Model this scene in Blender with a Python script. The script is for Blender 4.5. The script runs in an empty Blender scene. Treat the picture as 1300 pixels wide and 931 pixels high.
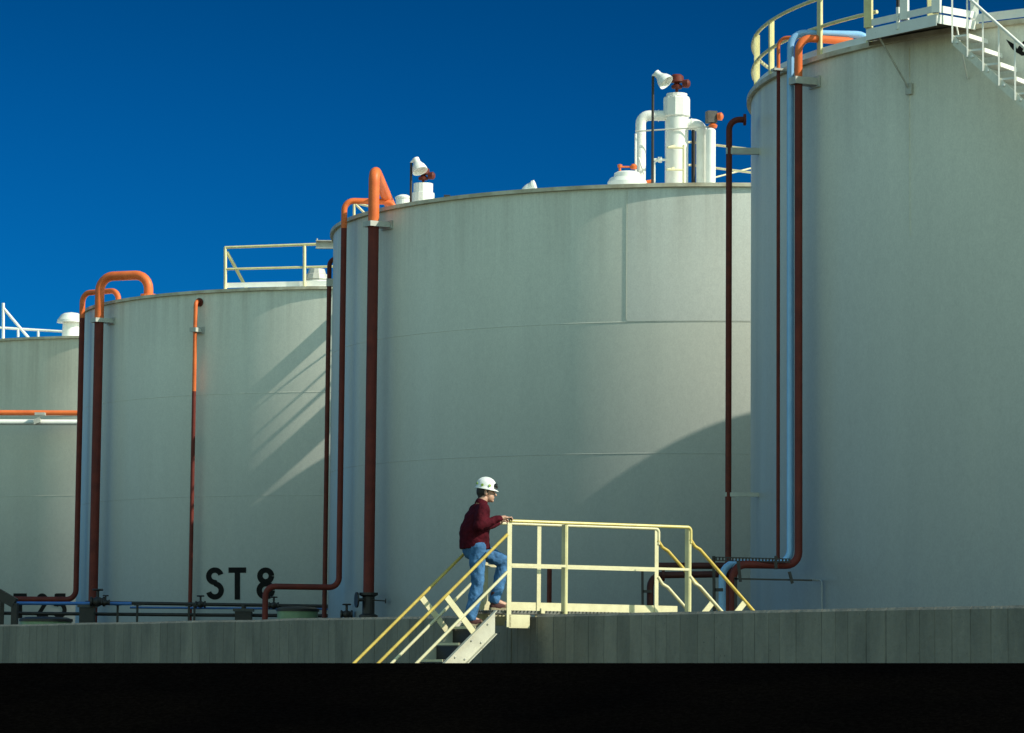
import bpy, bmesh, math, random
from mathutils import Vector, Matrix, noise
random.seed(7)
V = Vector
R = math.radians
PI = math.pi
scene = bpy.context.scene
COL = scene.collection

# ------------------------------------------------------------------ camera
F, PITCH, ROLL, EYE = 4200.0, 0.102, 0.009, 1.6
cp, sp, cr, sr = math.cos(PITCH), math.sin(PITCH), math.cos(ROLL), math.sin(ROLL)
_rt, _up, FW = V((1, 0, 0)), V((0, -sp, cp)), V((0, cp, sp))
RT = cr * _rt + sr * _up
UP = -sr * _rt + cr * _up
cd = bpy.data.cameras.new("camera")
cam = bpy.data.objects.new("camera", cd)
COL.objects.link(cam)
cam.matrix_world = Matrix(((RT.x, UP.x, -FW.x, 0), (RT.y, UP.y, -FW.y, 0), (RT.z, UP.z, -FW.z, EYE), (0, 0, 0, 1)))
cd.sensor_width = 36
cd.lens = F / 1300 * 36
cd.shift_y = -44.5 / 1300
cd.clip_start = 0.5
cd.clip_end = 20000
scene.camera = cam

def ray(x, y):
    return FW + (x - 650) / F * RT - (y - 421) / F * UP
def at(x, y, Y):
    "world point seen at photo position x, y standing Y metres away"
    d = ray(x, y)
    return V((0, 0, EYE)) + d * (Y / d.y)

# ------------------------------------------------------------------ materials
def nodes_of(name):
    m = bpy.data.materials.new(name)
    m.use_nodes = True
    nt = m.node_tree
    b = nt.nodes["Principled BSDF"]
    return m, nt, b
def N(nt, t, **kw):
    n = nt.nodes.new(t)
    for k, v in kw.items():
        if k in n.inputs: n.inputs[k].default_value = v
        else: setattr(n, k, v)
    return n
def ramp(nt, src, stops):
    r = nt.nodes.new("ShaderNodeValToRGB")
    while len(r.color_ramp.elements) < len(stops): r.color_ramp.elements.new(0.5)
    for e, (p, c) in zip(r.color_ramp.elements, stops):
        e.position = p
        e.color = (c, c, c, 1) if not hasattr(c, '__len__') else (*c, 1)
    nt.links.new(src, r.inputs[0])
    return r.outputs[0]
def mixc(nt, fac, a, b, mode='MIX'):
    m = nt.nodes.new("ShaderNodeMix"); m.data_type = 'RGBA'; m.blend_type = mode
    for i, s in ((0, fac), (6, a), (7, b)):
        if hasattr(s, 'is_linked'): nt.links.new(s, m.inputs[i])
        elif hasattr(s, '__len__'): m.inputs[i].default_value = (*s[:3], 1)
        else: m.inputs[i].default_value = s
    return m.outputs[2]
def coords(nt, scale=(1, 1, 1)):
    c = nt.nodes.new("ShaderNodeNewGeometry")
    mp = nt.nodes.new("ShaderNodeMapping"); mp.inputs['Scale'].default_value = scale
    nt.links.new(c.outputs['Position'], mp.inputs[0])
    return mp.outputs[0]
def noise_tex(nt, scale, detail=4, sc=(1, 1, 1), rough=0.55):
    n = N(nt, "ShaderNodeTexNoise", Scale=scale, Detail=detail, Roughness=rough)
    nt.links.new(coords(nt, sc), n.inputs['Vector'])
    return n.outputs[0]
def bump(nt, b, h, strength=0.3, dist=0.02):
    k = N(nt, "ShaderNodeBump", Strength=strength, Distance=dist)
    nt.links.new(h, k.inputs['Height'])
    nt.links.new(k.outputs[0], b.inputs['Normal'])

def paint(name, c, c2=None, rough=0.45, sc=6.0, metal=0.0, wear=None):
    "weathered paint: two tones in patches, optional dark grime spots"
    m, nt, b = nodes_of(name)
    c2 = c2 or tuple(x * 0.8 for x in c)
    f = ramp(nt, noise_tex(nt, sc), [(0.35, 0.0), (0.7, 1.0)])
    o = mixc(nt, f, c, c2)
    if wear:
        g = ramp(nt, noise_tex(nt, sc * 5, 6), [(0.66, 0.0), (0.76, 0.8)])
        o = mixc(nt, g, o, wear)
    nt.links.new(o, b.inputs['Base Color'])
    b.inputs['Roughness'].default_value = rough
    b.inputs['Metallic'].default_value = metal
    bump(nt, b, noise_tex(nt, sc * 8), 0.12, 0.01)
    return m

def tank_paint(name, c, tone):
    m, nt, b = nodes_of(name)
    streak = ramp(nt, noise_tex(nt, 1.6, 5, (1, 1, 0.035)), [(0.3, 0.0), (0.75, 1.0)])
    patch = ramp(nt, noise_tex(nt, 0.35, 5), [(0.3, 0.0), (0.7, 1.0)])
    o = mixc(nt, streak, c, tuple(x * 0.90 for x in c))
    o = mixc(nt, patch, o, tone)
    # shade painted into the lower courses, deepest at the foot, rusty drips under the rim
    sx = nt.nodes.new("ShaderNodeSeparateXYZ"); g = nt.nodes.new("ShaderNodeNewGeometry")
    nt.links.new(g.outputs['Position'], sx.inputs[0])
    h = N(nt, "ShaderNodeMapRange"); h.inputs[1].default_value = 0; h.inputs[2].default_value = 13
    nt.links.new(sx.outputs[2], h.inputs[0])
    low_shade = ramp(nt, h.outputs[0], [(0.0, 1.0), (0.23, 0.84), (0.85, 0.0)])
    o = mixc(nt, low_shade, o, (c[0] * 0.22, c[1] * 0.26, c[2] * 0.36))
    drip_n = ramp(nt, noise_tex(nt, 2.2, 8, (1, 1, 0.03), 0.7), [(0.42, 0.0), (0.85, 1.0)])
    drip_h = ramp(nt, h.outputs[0], [(0.80, 0.0), (0.99, 0.55)])
    mul = N(nt, "ShaderNodeMath", operation='MULTIPLY')
    nt.links.new(drip_n, mul.inputs[0]); nt.links.new(drip_h, mul.inputs[1])
    o = mixc(nt, mul.outputs[0], o, (0.22, 0.15, 0.09))
    for sc_, k_ in ((9, 0.05), (34, 0.09)):
        mot = ramp(nt, noise_tex(nt, sc_, 3, (1, 1, 0.7), 0.7), [(0.3, 1.0 - k_), (0.7, 1.0 + k_ * 0.6)])
        o = mixc(nt, 1.0, o, mot, 'MULTIPLY')
    speck = ramp(nt, noise_tex(nt, 26, 3), [(0.73, 0.0), (0.78, 0.35)])
    o = mixc(nt, speck, o, (0.2, 0.17, 0.13))
    nt.links.new(o, b.inputs['Base Color'])
    rr = ramp(nt, noise_tex(nt, 2.2, 4, (1, 1, 0.1)), [(0.3, 0.34), (0.7, 0.5)])
    nt.links.new(rr, b.inputs['Roughness'])
    bump(nt, b, noise_tex(nt, 0.8, 3, (1, 1, 0.4)), 0.25, 0.03)
    return m

M = {}
M['tank'] = tank_paint("tank_paint", (0.84, 0.82, 0.69), (0.77, 0.755, 0.635))
M['tank_patch'] = tank_paint('tank_paint_repainted', (0.80, 0.795, 0.70), (0.75, 0.745, 0.65))
M['tank_far'] = tank_paint("tank_paint_aged", (0.82, 0.78, 0.64), (0.68, 0.64, 0.51))
M['rim'] = paint("rim_paint", (0.66, 0.60, 0.45), (0.42, 0.34, 0.22), 0.5, 3.0, 0, (0.2, 0.13, 0.08))
M['white'] = paint("white_paint", (0.86, 0.85, 0.78), (0.78, 0.77, 0.70), 0.4, 4.0, 0, (0.5, 0.46, 0.38))
M['cream'] = paint("cream_rail_paint", (0.74, 0.67, 0.41), (0.64, 0.57, 0.34), 0.4, 7.0, 0, (0.45, 0.36, 0.2))
M['olive'] = paint("yellowed_rail_paint", (0.72, 0.66, 0.34), (0.58, 0.52, 0.26), 0.45, 5.0)
M['stone'] = paint('worn_stringer_paint', (0.62, 0.59, 0.46), (0.50, 0.47, 0.36), 0.5, 6.0, 0, (0.3, 0.24, 0.15))
M['shaded_rust'] = paint('shaded_rust_paint', (0.07, 0.018, 0.014), (0.045, 0.014, 0.012), 0.6, 6.0)  # dark red taken almost to black, deep shade put into the colour
M['straw'] = paint('straw_rail_paint', (0.72, 0.60, 0.22), (0.6, 0.48, 0.15), 0.35, 9.0, 0, (0.4, 0.3, 0.12))
M['yellow'] = paint("yellow_handrail_paint", (0.66, 0.48, 0.10), (0.48, 0.33, 0.06), 0.35, 9.0, 0, (0.2, 0.13, 0.05))
M['orange'] = paint("orange_pipe_paint", (0.76, 0.175, 0.045), (0.64, 0.13, 0.036), 0.45, 3.0, 0, (0.2, 0.05, 0.03))
M['shaded_orange'] = paint('shaded_orange_paint', (0.17, 0.028, 0.018), (0.11, 0.019, 0.014), 0.6, 3.0, 0, (0.06, 0.015, 0.012))  # orange pipe paint darkened to imitate shade on the lower runs
M['rust'] = paint("red_oxide_paint", (0.15, 0.028, 0.016), (0.09, 0.018, 0.012), 0.6, 6.0, 0, (0.08, 0.03, 0.02))
for k_ in ('orange', 'rust', 'shaded_orange', 'shaded_rust'): M[k_].node_tree.nodes['Principled BSDF'].inputs['Specular IOR Level'].default_value = 0.25
M['blue'] = paint("blue_pipe_paint", (0.27, 0.52, 0.80), (0.23, 0.46, 0.74), 0.35, 4.0)
M['deepblue'] = paint("deep_blue_pipe_paint", (0.05, 0.18, 0.5), (0.04, 0.14, 0.4), 0.4, 4.0)
M['black'] = paint("black_steel", (0.018, 0.016, 0.015), (0.03, 0.022, 0.018), 0.55, 8.0)
M['grey'] = paint("grey_steel", (0.52, 0.52, 0.45), (0.42, 0.41, 0.36), 0.5, 6.0)
M['dark'] = paint("dark_steel", (0.07, 0.065, 0.055), (0.04, 0.038, 0.034), 0.55, 8.0)
M['letter'] = paint("stencil_black", (0.010, 0.010, 0.011), (0.016, 0.015, 0.014), 0.6, 8.0)
M['letter'].node_tree.nodes['Principled BSDF'].inputs['Specular IOR Level'].default_value = 0.05
M['drum'] = paint("pale_green_drum", (0.22, 0.33, 0.18), (0.17, 0.25, 0.14), 0.5, 4.0)
M['galv'] = paint("galvanised_grating", (0.20, 0.19, 0.16), (0.12, 0.115, 0.10), 0.5, 10.0)
M['glass'] = paint("lamp_glass", (0.55, 0.55, 0.5), (0.45, 0.45, 0.42), 0.15, 8.0)

def concrete():
    m, nt, b = nodes_of("board_marked_concrete")
    # boards run along the wall: coordinate t = position . wall direction
    g = nt.nodes.new("ShaderNodeNewGeometry")
    d = N(nt, "ShaderNodeVectorMath", operation='DOT_PRODUCT'); d.inputs[1].default_value = (-0.5, 0.866, 0)
    nt.links.new(g.outputs['Position'], d.inputs[0])
    wn = nt.nodes.new("ShaderNodeTexNoise"); wn.noise_dimensions = '1D'; wn.inputs['Scale'].default_value = 0.9
    nt.links.new(d.outputs['Value'], wn.inputs['W'])
    ad = N(nt, "ShaderNodeMath", operation='MULTIPLY_ADD'); ad.inputs[1].default_value = 0.5
    nt.links.new(wn.outputs[0], ad.inputs[0]); nt.links.new(d.outputs['Value'], ad.inputs[2])
    dv = N(nt, "ShaderNodeMath", operation='DIVIDE'); dv.inputs[1].default_value = 0.29
    nt.links.new(ad.outputs[0], dv.inputs[0])
    fl = N(nt, "ShaderNodeMath", operation='FLOOR'); nt.links.new(dv.outputs[0], fl.inputs[0])
    fr = N(nt, "ShaderNodeMath", operation='FRACT'); nt.links.new(dv.outputs[0], fr.inputs[0])
    w = nt.nodes.new("ShaderNodeTexWhiteNoise"); w.noise_dimensions = '1D'
    nt.links.new(fl.outputs[0], w.inputs['W'])
    o = mixc(nt, w.outputs[0], (0.31, 0.275, 0.21), (0.235, 0.21, 0.16))
    st = ramp(nt, noise_tex(nt, 2.2, 8, (1, 1, 0.3), 0.7), [(0.42, 0.0), (0.75, 0.75)])
    o = mixc(nt, st, o, (0.10, 0.095, 0.078))
    sp2 = ramp(nt, noise_tex(nt, 9, 6), [(0.35, 0.25), (0.6, 0.0)])
    o = mixc(nt, sp2, o, (0.21, 0.20, 0.17))
    pits = ramp(nt, noise_tex(nt, 28, 3), [(0.70, 0.0), (0.74, 0.8)])
    o = mixc(nt, pits, o, (0.05, 0.05, 0.045))
    jn = ramp(nt, fr.outputs[0], [(0.0, 1.0), (0.06, 0.0)])
    jm = N(nt, "ShaderNodeMath", operation='MULTIPLY'); nt.links.new(jn, jm.inputs[0])
    jr = ramp(nt, noise_tex(nt, 2.5, 3), [(0.30, 0.25), (0.62, 1.0)]); nt.links.new(jr, jm.inputs[1])
    o = mixc(nt, jm.outputs[0], o, (0.05, 0.05, 0.045))
    nt.links.new(o, b.inputs['Base Color'])
    b.inputs['Roughness'].default_value = 0.9
    h = N(nt, "ShaderNodeMath", operation='SUBTRACT')
    nt.links.new(noise_tex(nt, 14, 6), h.inputs[0]); nt.links.new(jn, h.inputs[1])
    bump(nt, b, h.outputs[0], 0.6, 0.02)
    return m
M['concrete'] = concrete()

def ground_mat(name, a, b2, sc, rough=0.95):
    m, nt, b = nodes_of(name)
    f = ramp(nt, noise_tex(nt, sc, 8), [(0.35, 0.0), (0.65, 1.0)])
    o = mixc(nt, f, a, b2)
    k = ramp(nt, noise_tex(nt, sc * 30, 3), [(0.4, 0.6), (0.65, 1.1)])
    o = mixc(nt, 1.0, o, k, 'MULTIPLY')
    nt.links.new(o, b.inputs['Base Color'])
    b.inputs['Roughness'].default_value = rough
    b.inputs['Specular IOR Level'].default_value = 0.1
    bump(nt, b, noise_tex(nt, sc * 40, 4), 0.6, 0.03)
    return m
M['gravel'] = ground_mat("gravel_ground", (0.075, 0.068, 0.055), (0.045, 0.042, 0.035), 0.4)
M['bank_added'] = ground_mat("added_near_black_bank", (0.0012, 0.0012, 0.0013), (0.0022, 0.002, 0.0018), 0.8)
M["bank_added"].node_tree.nodes["Principled BSDF"].inputs["Specular IOR Level"].default_value = 0.0

# ------------------------------------------------------------------ mesh builder
class MB:
    def __init__(s): s.v = []; s.f = []; s.sm = []
    def add(s, vs, fs, smooth=False):
        o = len(s.v)
        s.v += [V(p) for p in vs]
        for f in fs:
            s.f.append([i + o for i in f]); s.sm.append(smooth)
        return s
    def box(s, c, ax, ay, az, hx, hy, hz):
        "box centred at c, half sizes along unit axes"
        ax, ay, az = V(ax).normalized() * hx, V(ay).normalized() * hy, V(az).normalized() * hz
        P = [V(c) + i * ax + j * ay + k * az for k in (-1, 1) for j in (-1, 1) for i in (-1, 1)]
        return s.add(P, [(0, 2, 3, 1), (4, 5, 7, 6), (0, 1, 5, 4), (2, 6, 7, 3), (0, 4, 6, 2), (1, 3, 7, 5)])
    def bar(s, p, q, side, w, h):
        "rectangular bar from p to q; w across 'side', h across the third axis"
        p, q = V(p), V(q); d = (q - p); L = d.length; d.normalize()
        sd = V(side); sd = (sd - d * sd.dot(d)).normalized(); t = d.cross(sd)
        return s.box((p + q) / 2, d, sd, t, L / 2, w / 2, h / 2)
    def tube(s, pts, r, n=12, bend=None, caps=True, seg=6):
        pts = [V(p) for p in pts]
        path = [pts[0]]
        for i in range(1, len(pts) - 1):
            a, b, c = pts[i - 1], pts[i], pts[i + 1]
            rb = bend if bend else r * 2.5
            d1, d2 = (a - b).normalized(), (c - b).normalized()
            ang = d1.angle(d2)
            if ang > PI - 0.02: path.append(b); continue
            t = min(rb / math.tan(ang / 2), (a - b).length * 0.48 if i > 1 else (a - b).length * 0.95,
                    (c - b).length * 0.48 if i < len(pts) - 2 else (c - b).length * 0.95)
            p0, p1 = b + d1 * t, b + d2 * t
            rr = t * math.tan(ang / 2)
            cen = b + (d1 + d2).normalized() * (rr / math.sin(ang / 2))
            va, vb = p0 - cen, p1 - cen
            tot = va.angle(vb)
            axis = va.cross(vb)
            for k in range(seg + 1):
                path.append(cen + Matrix.Rotation(tot * k / seg, 3, axis) @ va)
        path.append(pts[-1])
        T = []
        for i in range(len(path)):
            a = path[max(i - 1, 0)]; b = path[min(i + 1, len(path) - 1)]
            T.append((b - a).normalized())
        nrm = T[0].orthogonal().normalized()
        rings = []
        rad = r if callable(r) else (lambda u: r)
        for i, p in enumerate(path):
            if i: 
                q = T[i - 1].rotation_difference(T[i]); nrm = (q @ nrm)
                nrm = (nrm - T[i] * nrm.dot(T[i])).normalized()
            bn = T[i].cross(nrm)
            rr = rad(i / (len(path) - 1))
            rings.append([p + rr * (math.cos(2 * PI * k / n) * nrm + math.sin(2 * PI * k / n) * bn) for k in range(n)])
        vs = [v for rg in rings for v in rg]
        fs = []
        for i in range(len(rings) - 1):
            for k in range(n):
                a = i * n + k; b = i * n + (k + 1) % n
                fs.append((a, b, b + n, a + n))
        s.add(vs, fs, True)
        if caps:
            s.add(rings[0], [tuple(range(n))[::-1]]); s.add(rings[-1], [tuple(range(n))])
        return s
    def lathe(s, prof, c=(0, 0, 0), axis=(0, 0, 1), n=24, smooth=True):
        "profile of (radius, height) around an axis through c"
        c = V(c); az = V(axis).normalized(); ax = az.orthogonal().normalized(); ay = az.cross(ax)
        for (r0, h0), (r1, h1) in zip(prof[:-1], prof[1:]):
            vs = []
            for (r_, h) in ((r0, h0), (r1, h1)):
                vs += [c + az * h + r_ * (math.cos(2 * PI * k / n) * ax + math.sin(2 * PI * k / n) * ay) for k in range(n)]
            s.add(vs, [(k, (k + 1) % n, n + (k + 1) % n, n + k) for k in range(n)], smooth)
        return s
    def prism(s, poly, ext):
        "planar polygon extruded by vector ext"
        n = len(poly); e = V(ext)
        vs = [V(p) for p in poly] + [V(p) + e for p in poly]
        return s.add(vs, [tuple(range(n))[::-1], tuple(range(n, 2 * n))] + [(i, (i + 1) % n, n + (i + 1) % n, n + i) for i in range(n)])
    def obj(s, name, mat, parent=None, loc=None):
        if parent is not None:
            base = parent.get('_w')
            base = V(base) if base is not None else V((0, 0, 0))
        else:
            base = V(loc) if loc is not None else V((0, 0, 0))
        me = bpy.data.meshes.new(name)
        me.from_pydata([tuple(p - base) for p in s.v], [], s.f)
        me.polygons.foreach_set('use_smooth', s.sm)
        me.materials.append(M[mat] if isinstance(mat, str) else mat)
        bm = bmesh.new(); bm.from_mesh(me); bmesh.ops.recalc_face_normals(bm, faces=bm.faces); bm.to_mesh(me); bm.free()
        o = bpy.data.objects.new(name, me); COL.objects.link(o)
        if parent is not None: o.parent = parent
        else: o.location = base
        o['_w'] = tuple(base)
        return o

def tag(o, label=None, cat=None, group=None, kind=None):
    if label: o['label'] = label
    if cat: o['category'] = cat
    if group: o['group'] = group
    if kind: o['kind'] = kind
    return o
def thing(name, loc, label, cat, group=None):
    o = bpy.data.objects.new(name, None); COL.objects.link(o)
    o.empty_display_size = 0.2
    o.location = V(loc); o['_w'] = tuple(loc)
    return tag(o, label, cat, group)
Z = V((0, 0, 1))

# ------------------------------------------------------------------ setting
TANKS = {'C': (5.309, 86.126, 10.005, 11.3), 'S': (-4.015, 107.589, 9.967, 11.3),
         'R': (13.952, 64.213, 9.271, 11.3), 'T': (-14.2, 136.0, 10.0, 12.6)}
def S(t, x, y, off=0.0):
    "point on (or off metres outside) a tank shell seen at photo position x, y"
    cx, cy, r, h = TANKS[t]; r += off
    d = ray(x, y)
    a = d.x ** 2 + d.y ** 2; b = -2 * (d.x * cx + d.y * cy); c = cx * cx + cy * cy - r * r
    D = b * b - 4 * a * c
    s = (-b - math.sqrt(D)) / (2 * a) if D > 0 else -b / (2 * a)
    return V((0, 0, EYE)) + d * s
def radial(t, p):
    cx, cy, r, h = TANKS[t]
    return V((p.x - cx, p.y - cy, 0)).normalized()
def top(t): return TANKS[t][3] + EYE
def on_roof(t, x, inset):
    "roof point inset metres inside the rim, at photo column x"
    cx, cy, r, h = TANKS[t]
    p = S(t, x, 300, -inset)
    return V((p.x, p.y, h + EYE))
def zat(p, y):
    "height of the vertical through p that is seen at photo row y"
    # solve ray row y at depth of p (column from p)
    q = p.copy()
    for _ in range(4):
        d = q - V((0, 0, EYE))
        w = d.dot(FW); yy = 421 - F * d.dot(UP) / w
        q.z += (yy - y) / F * w / cp
    return q.z
def vert(p, y): return V((p.x, p.y, zat(p, y)))

g = MB()
g.add([(-6000, -200, 0), (6000, -200, 0), (6000, 9000, 0), (-6000, 9000, 0)], [(0, 1, 2, 3)])
tag(g.obj("ground", 'gravel'), kind='structure')

# added near-black bank: its crest closes the bottom of the view with a dark band
b = MB()
xs = [-40 + i * 2.0 for i in range(41)]
def crest(x):
    p = at(650 + x / 25.0 * F, 842, 25.0); return p.z
prof = [(-21, 0.02), (0, 1.0), (0.6, 1.0), (3.0, 0.02)]
vs = []
for x in xs:
    c = max(crest(x), 0.4)
    for (dy, k) in ((-9.0, -0.01), (-4.0, 0.55), (-0.25, 0.985), (0, 1.0), (0.5, 0.99), (2.6, -0.01)):
        vs.append((x, 25.0 + dy, c * k + (0 if k >= 0.98 else noise.noise(V((x, dy, 0))) * 0.05 * (k > 0))))
n = 6
fs = [(i * n + j, (i + 1) * n + j, (i + 1) * n + j + 1, i * n + j + 1) for i in range(len(xs) - 1) for j in range(n - 1)]
b.add(vs, fs, True)
tag(b.obj("added_bank", 'bank_added'), kind='structure')

# ------------------------------------------------------------------ letters laid on a shell
def stroke_poly(pts, w):
    "flat ribbon of width w along a 2-D polyline -> quads"
    L, Rr = [], []
    for i, p in enumerate(pts):
        a = V(pts[max(i - 1, 0)]); b_ = V(pts[min(i + 1, len(pts) - 1)])
        d = (b_ - a).normalized(); nn = V((-d.y, d.x)) * w / 2
        L.append(V(p) + nn); Rr.append(V(p) - nn)
    return L, Rr
def arc(cx, cy, rx, ry, a0, a1, n=24):
    return [(cx + rx * math.cos(R(a0 + (a1 - a0) * k / n)), cy + ry * math.sin(R(a0 + (a1 - a0) * k / n))) for k in range(n + 1)]
GLY = {  # unit height 1, y up, stroke width .17
    'S': (0.56, [arc(0.28, 0.725, 0.195, 0.19, 15, 270) + arc(0.28, 0.285, 0.20, 0.20, 90, -165)[1:]]),
    'T': (0.56, [[(0.0, 0.915), (0.56, 0.915)], [(0.28, 0.86), (0.28, 0.0)]]),
    '8': (0.56, [arc(0.28, 0.735, 0.175, 0.18, 0, 360), arc(0.28, 0.29, 0.195, 0.205, 0, 360)]),
    '2': (0.52, [arc(0.26, 0.72, 0.18, 0.195, 170, -35) + [(0.06, 0.085)], [(0.02, 0.085), (0.52, 0.085)]]),
    '5': (0.54, [[(0.50, 0.915), (0.12, 0.915)], [(0.16, 0.98), (0.12, 0.48)], arc(0.26, 0.33, 0.20, 0.245, 128, -150)]),
}
def letter(t, ch, x0, x1, ytop, ybot, parent):
    wid, strokes = GLY[ch]
    mb = MB()
    for j, st in enumerate(strokes):
        L, Rr = stroke_poly(st, 0.17)
        def m(p): return S(t, x0 + (x1 - x0) * p.x / wid, ybot + (ytop - ybot) * p.y, 0.006 + 0.002 * j)
        # the two ends are split finely so the ribbon follows the curve of the shell
        vs = [m(q) for pr in zip(L, Rr) for q in pr]
        mb.add(vs, [(2 * i, 2 * i + 1, 2 * i + 3, 2 * i + 2) for i in range(len(L) - 1)])
    return mb.obj("painted_letter", 'letter', parent)

# ------------------------------------------------------------------ tanks
SEAM1 = {'C': 0.17, 'S': 0.09, 'R': 0.0, 'T': 0.0}
def tank(t, label, mat, seam_z=3.06):
    cx, cy, r, h = TANKS[t]; H = h + EYE
    c = V((cx, cy, 0))
    root = thing("storage_tank", c, label, "storage tank", "white storage tanks")
    MB().lathe([(r, 0.0), (r, H - 0.01)], c, n=180).obj("shell", mat, root)
    # roof: low cone, rim: top angle standing 9 cm proud of the shell
    MB().lathe([(r + 0.02, H + 0.012), (0.01, H + 0.45)], c, n=96).obj("roof", 'white', root)
    MB().lathe([(r - 0.01, H - 0.085), (r + 0.088, H - 0.085), (r + 0.088, H + 0.004), (r - 0.02, H + 0.004)], c, n=180, smooth=True).obj("rim", 'rim', root)
    for z in (() if t == 'R' else (H - seam_z - SEAM1[t], H - 2 * seam_z - SEAM1[t])):
        MB().lathe([(r - 0.004, z - 0.013), (r + 0.006, z - 0.006), (r + 0.006, z + 0.006), (r - 0.004, z + 0.013)], c, n=180).obj("weld_seam", mat, root)
    MB().lathe([(r + 0.25, 0.0), (r + 0.25, 0.12), (r, 0.12)], c, n=96).obj("base_ring", 'concrete', root)
    return root
tR = tank('R', "largest white storage tank at the right edge, with stair and yellowed railing on top", 'tank')
tC = tank('C', "white storage tank in the middle behind the climbing worker, white vent columns on its roof", 'tank')
tS = tank('S', "white storage tank lettered ST 8 in black, left of the middle tank", 'tank')
tT = tank('T', "farthest white storage tank lettered T25, at the left edge with an orange pipe across it", 'tank_far')

def vseam(t, root, x, y0, y1):
    p = S(t, x, y0, 0.0); rd = radial(t, p); q = V((p.x, p.y, zat(p, y1)))
    tg = Z.cross(rd)
    mb = MB(); w = 0.014
    z0, z1 = min(p.z, q.z), max(p.z, q.z)
    base = V((p.x, p.y, 0))
    prof = [base - tg * w - rd * 0.01, base - tg * w * 0.5 + rd * 0.012, base + tg * w * 0.5 + rd * 0.012, base + tg * w - rd * 0.01]
    vs = [v + Z * z0 for v in prof] + [v + Z * z1 for v in prof]
    mb.add(vs, [(i, i + 1, i + 5, i + 4) for i in range(3)])
    mb.obj("weld_seam", 'tank', root)
def plate(t, root, x0, x1, y0):
    p = S(t, x0, y0, 0.0); q = S(t, x1, y0, 0.0)
    cx, cy, r, h = TANKS[t]; H = h + EYE
    b0, b1 = math.atan2(p.y - cy, p.x - cx), math.atan2(q.y - cy, q.x - cx)
    z0, z1 = H - 3.06 - SEAM1[t] + 0.013, H - 0.09
    mb = MB(); n_ = 60; rr = r + 0.009
    for i in range(n_):
        a, c = b0 + (b1 - b0) * i / n_, b0 + (b1 - b0) * (i + 1) / n_
        pt = lambda an, rd, z: V((cx + rd * math.cos(an), cy + rd * math.sin(an), z))
        mb.add([pt(a, rr, z0), pt(c, rr, z0), pt(c, rr, z1), pt(a, rr, z1)], [(0, 1, 2, 3)], True)
        mb.add([pt(a, r - 0.01, z0), pt(c, r - 0.01, z0), pt(c, rr, z0), pt(a, rr, z0)], [(0, 1, 2, 3)])
    for an in (b0, b1):
        mb.add([pt(an, r - 0.01, z0), pt(an, rr, z0), pt(an, rr, z1), pt(an, r - 0.01, z1)], [(0, 1, 2, 3)])
    mb.obj("patch_plate", 'tank_patch', root)
plate('C', tC, 796, 1150, 407)
vseam('C', tC, 795.0, 406, 243)
vseam('R', tR, 1155, 300, 60)
for ch, a, b_ in (('S', 261.5, 284), ('T', 290, 312.5), ('8', 325.5, 349)):
    letter('S', ch, a, b_, 720.5, 761.5, tS)
for ch, a, b_ in (('T', 17, 34), ('2', 46, 61), ('5', 67, 84.5)):
    letter('T', ch, a, b_, 753.5, 785, tT)

# ------------------------------------------------------------------ pipes
def flange(mb, p, ax, r, th=0.03):
    mb.lathe([(0.001, -th), (r, -th), (r, th), (0.001, th)], p, ax, n=16, smooth=False)
    return mb
def bracket(t, p, r, parent, w=0.14, hgt=0.13, reach=None):
    "channel stand-off from the shell with a U-bolt around the pipe"
    rd = radial(t, p); tg = Z.cross(rd)
    cx, cy, rr, _ = TANKS[t]
    d = math.hypot(p.x - cx, p.y - cy) - rr
    foot = V((p.x, p.y, p.z)) - rd * d
    mb = MB()
    out = p + rd * (r + 0.04)
    mid = (foot + out) / 2; L = (out - foot).length / 2
    for s_ in (-1, 1):
        mb.box(mid + tg * s_ * (r + 0.035), rd, tg, Z, L, 0.02, hgt / 2)
    mb.box(out + rd * 0.012, rd, tg, Z, 0.012, r + 0.055, hgt / 2)
    mb.box(foot + rd * 0.02, rd, tg, Z, 0.015, r + 0.12, hgt / 2 + 0.04)
    return mb.obj("bracket", 'grey', parent)

def pipe(pts, r, mat, label, bend=None, flanges=(), brk=(), n=14, group=None, name="pipe", split=None):
    "split: height on the riser where the orange ends and its copy, darkened to imitate shade, begins"
    pts = [V(p) for p in pts]
    base = min(pts, key=lambda p: p.z)
    upper = None
    if split is not None:
        for k in range(len(pts) - 1):
            if pts[k].z > split > pts[k + 1].z and (pts[k].xy - pts[k + 1].xy).length < 0.05:
                m_ = V((pts[k].x, pts[k].y, split))
                upper, pts = pts[:k + 1] + [m_], [m_] + pts[k + 1:]
                break
    o = MB().tube(pts, r, n, bend).obj(name, 'shaded_orange' if upper else mat, None, base)
    tag(o, label, "pipe", group)
    if upper: MB().tube(upper, r * 1.012, n, bend).obj("sunlit_top", mat, o)
    for (p, ax, k) in flanges:
        f = MB(); flange(f, V(p), V(ax), r * k, 0.025 if r < 0.09 else 0.035)
        ring = f.obj("flange", mat, o)
    for (t, p) in brk:
        bracket(t, V(p), r, o)
    return o

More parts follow.
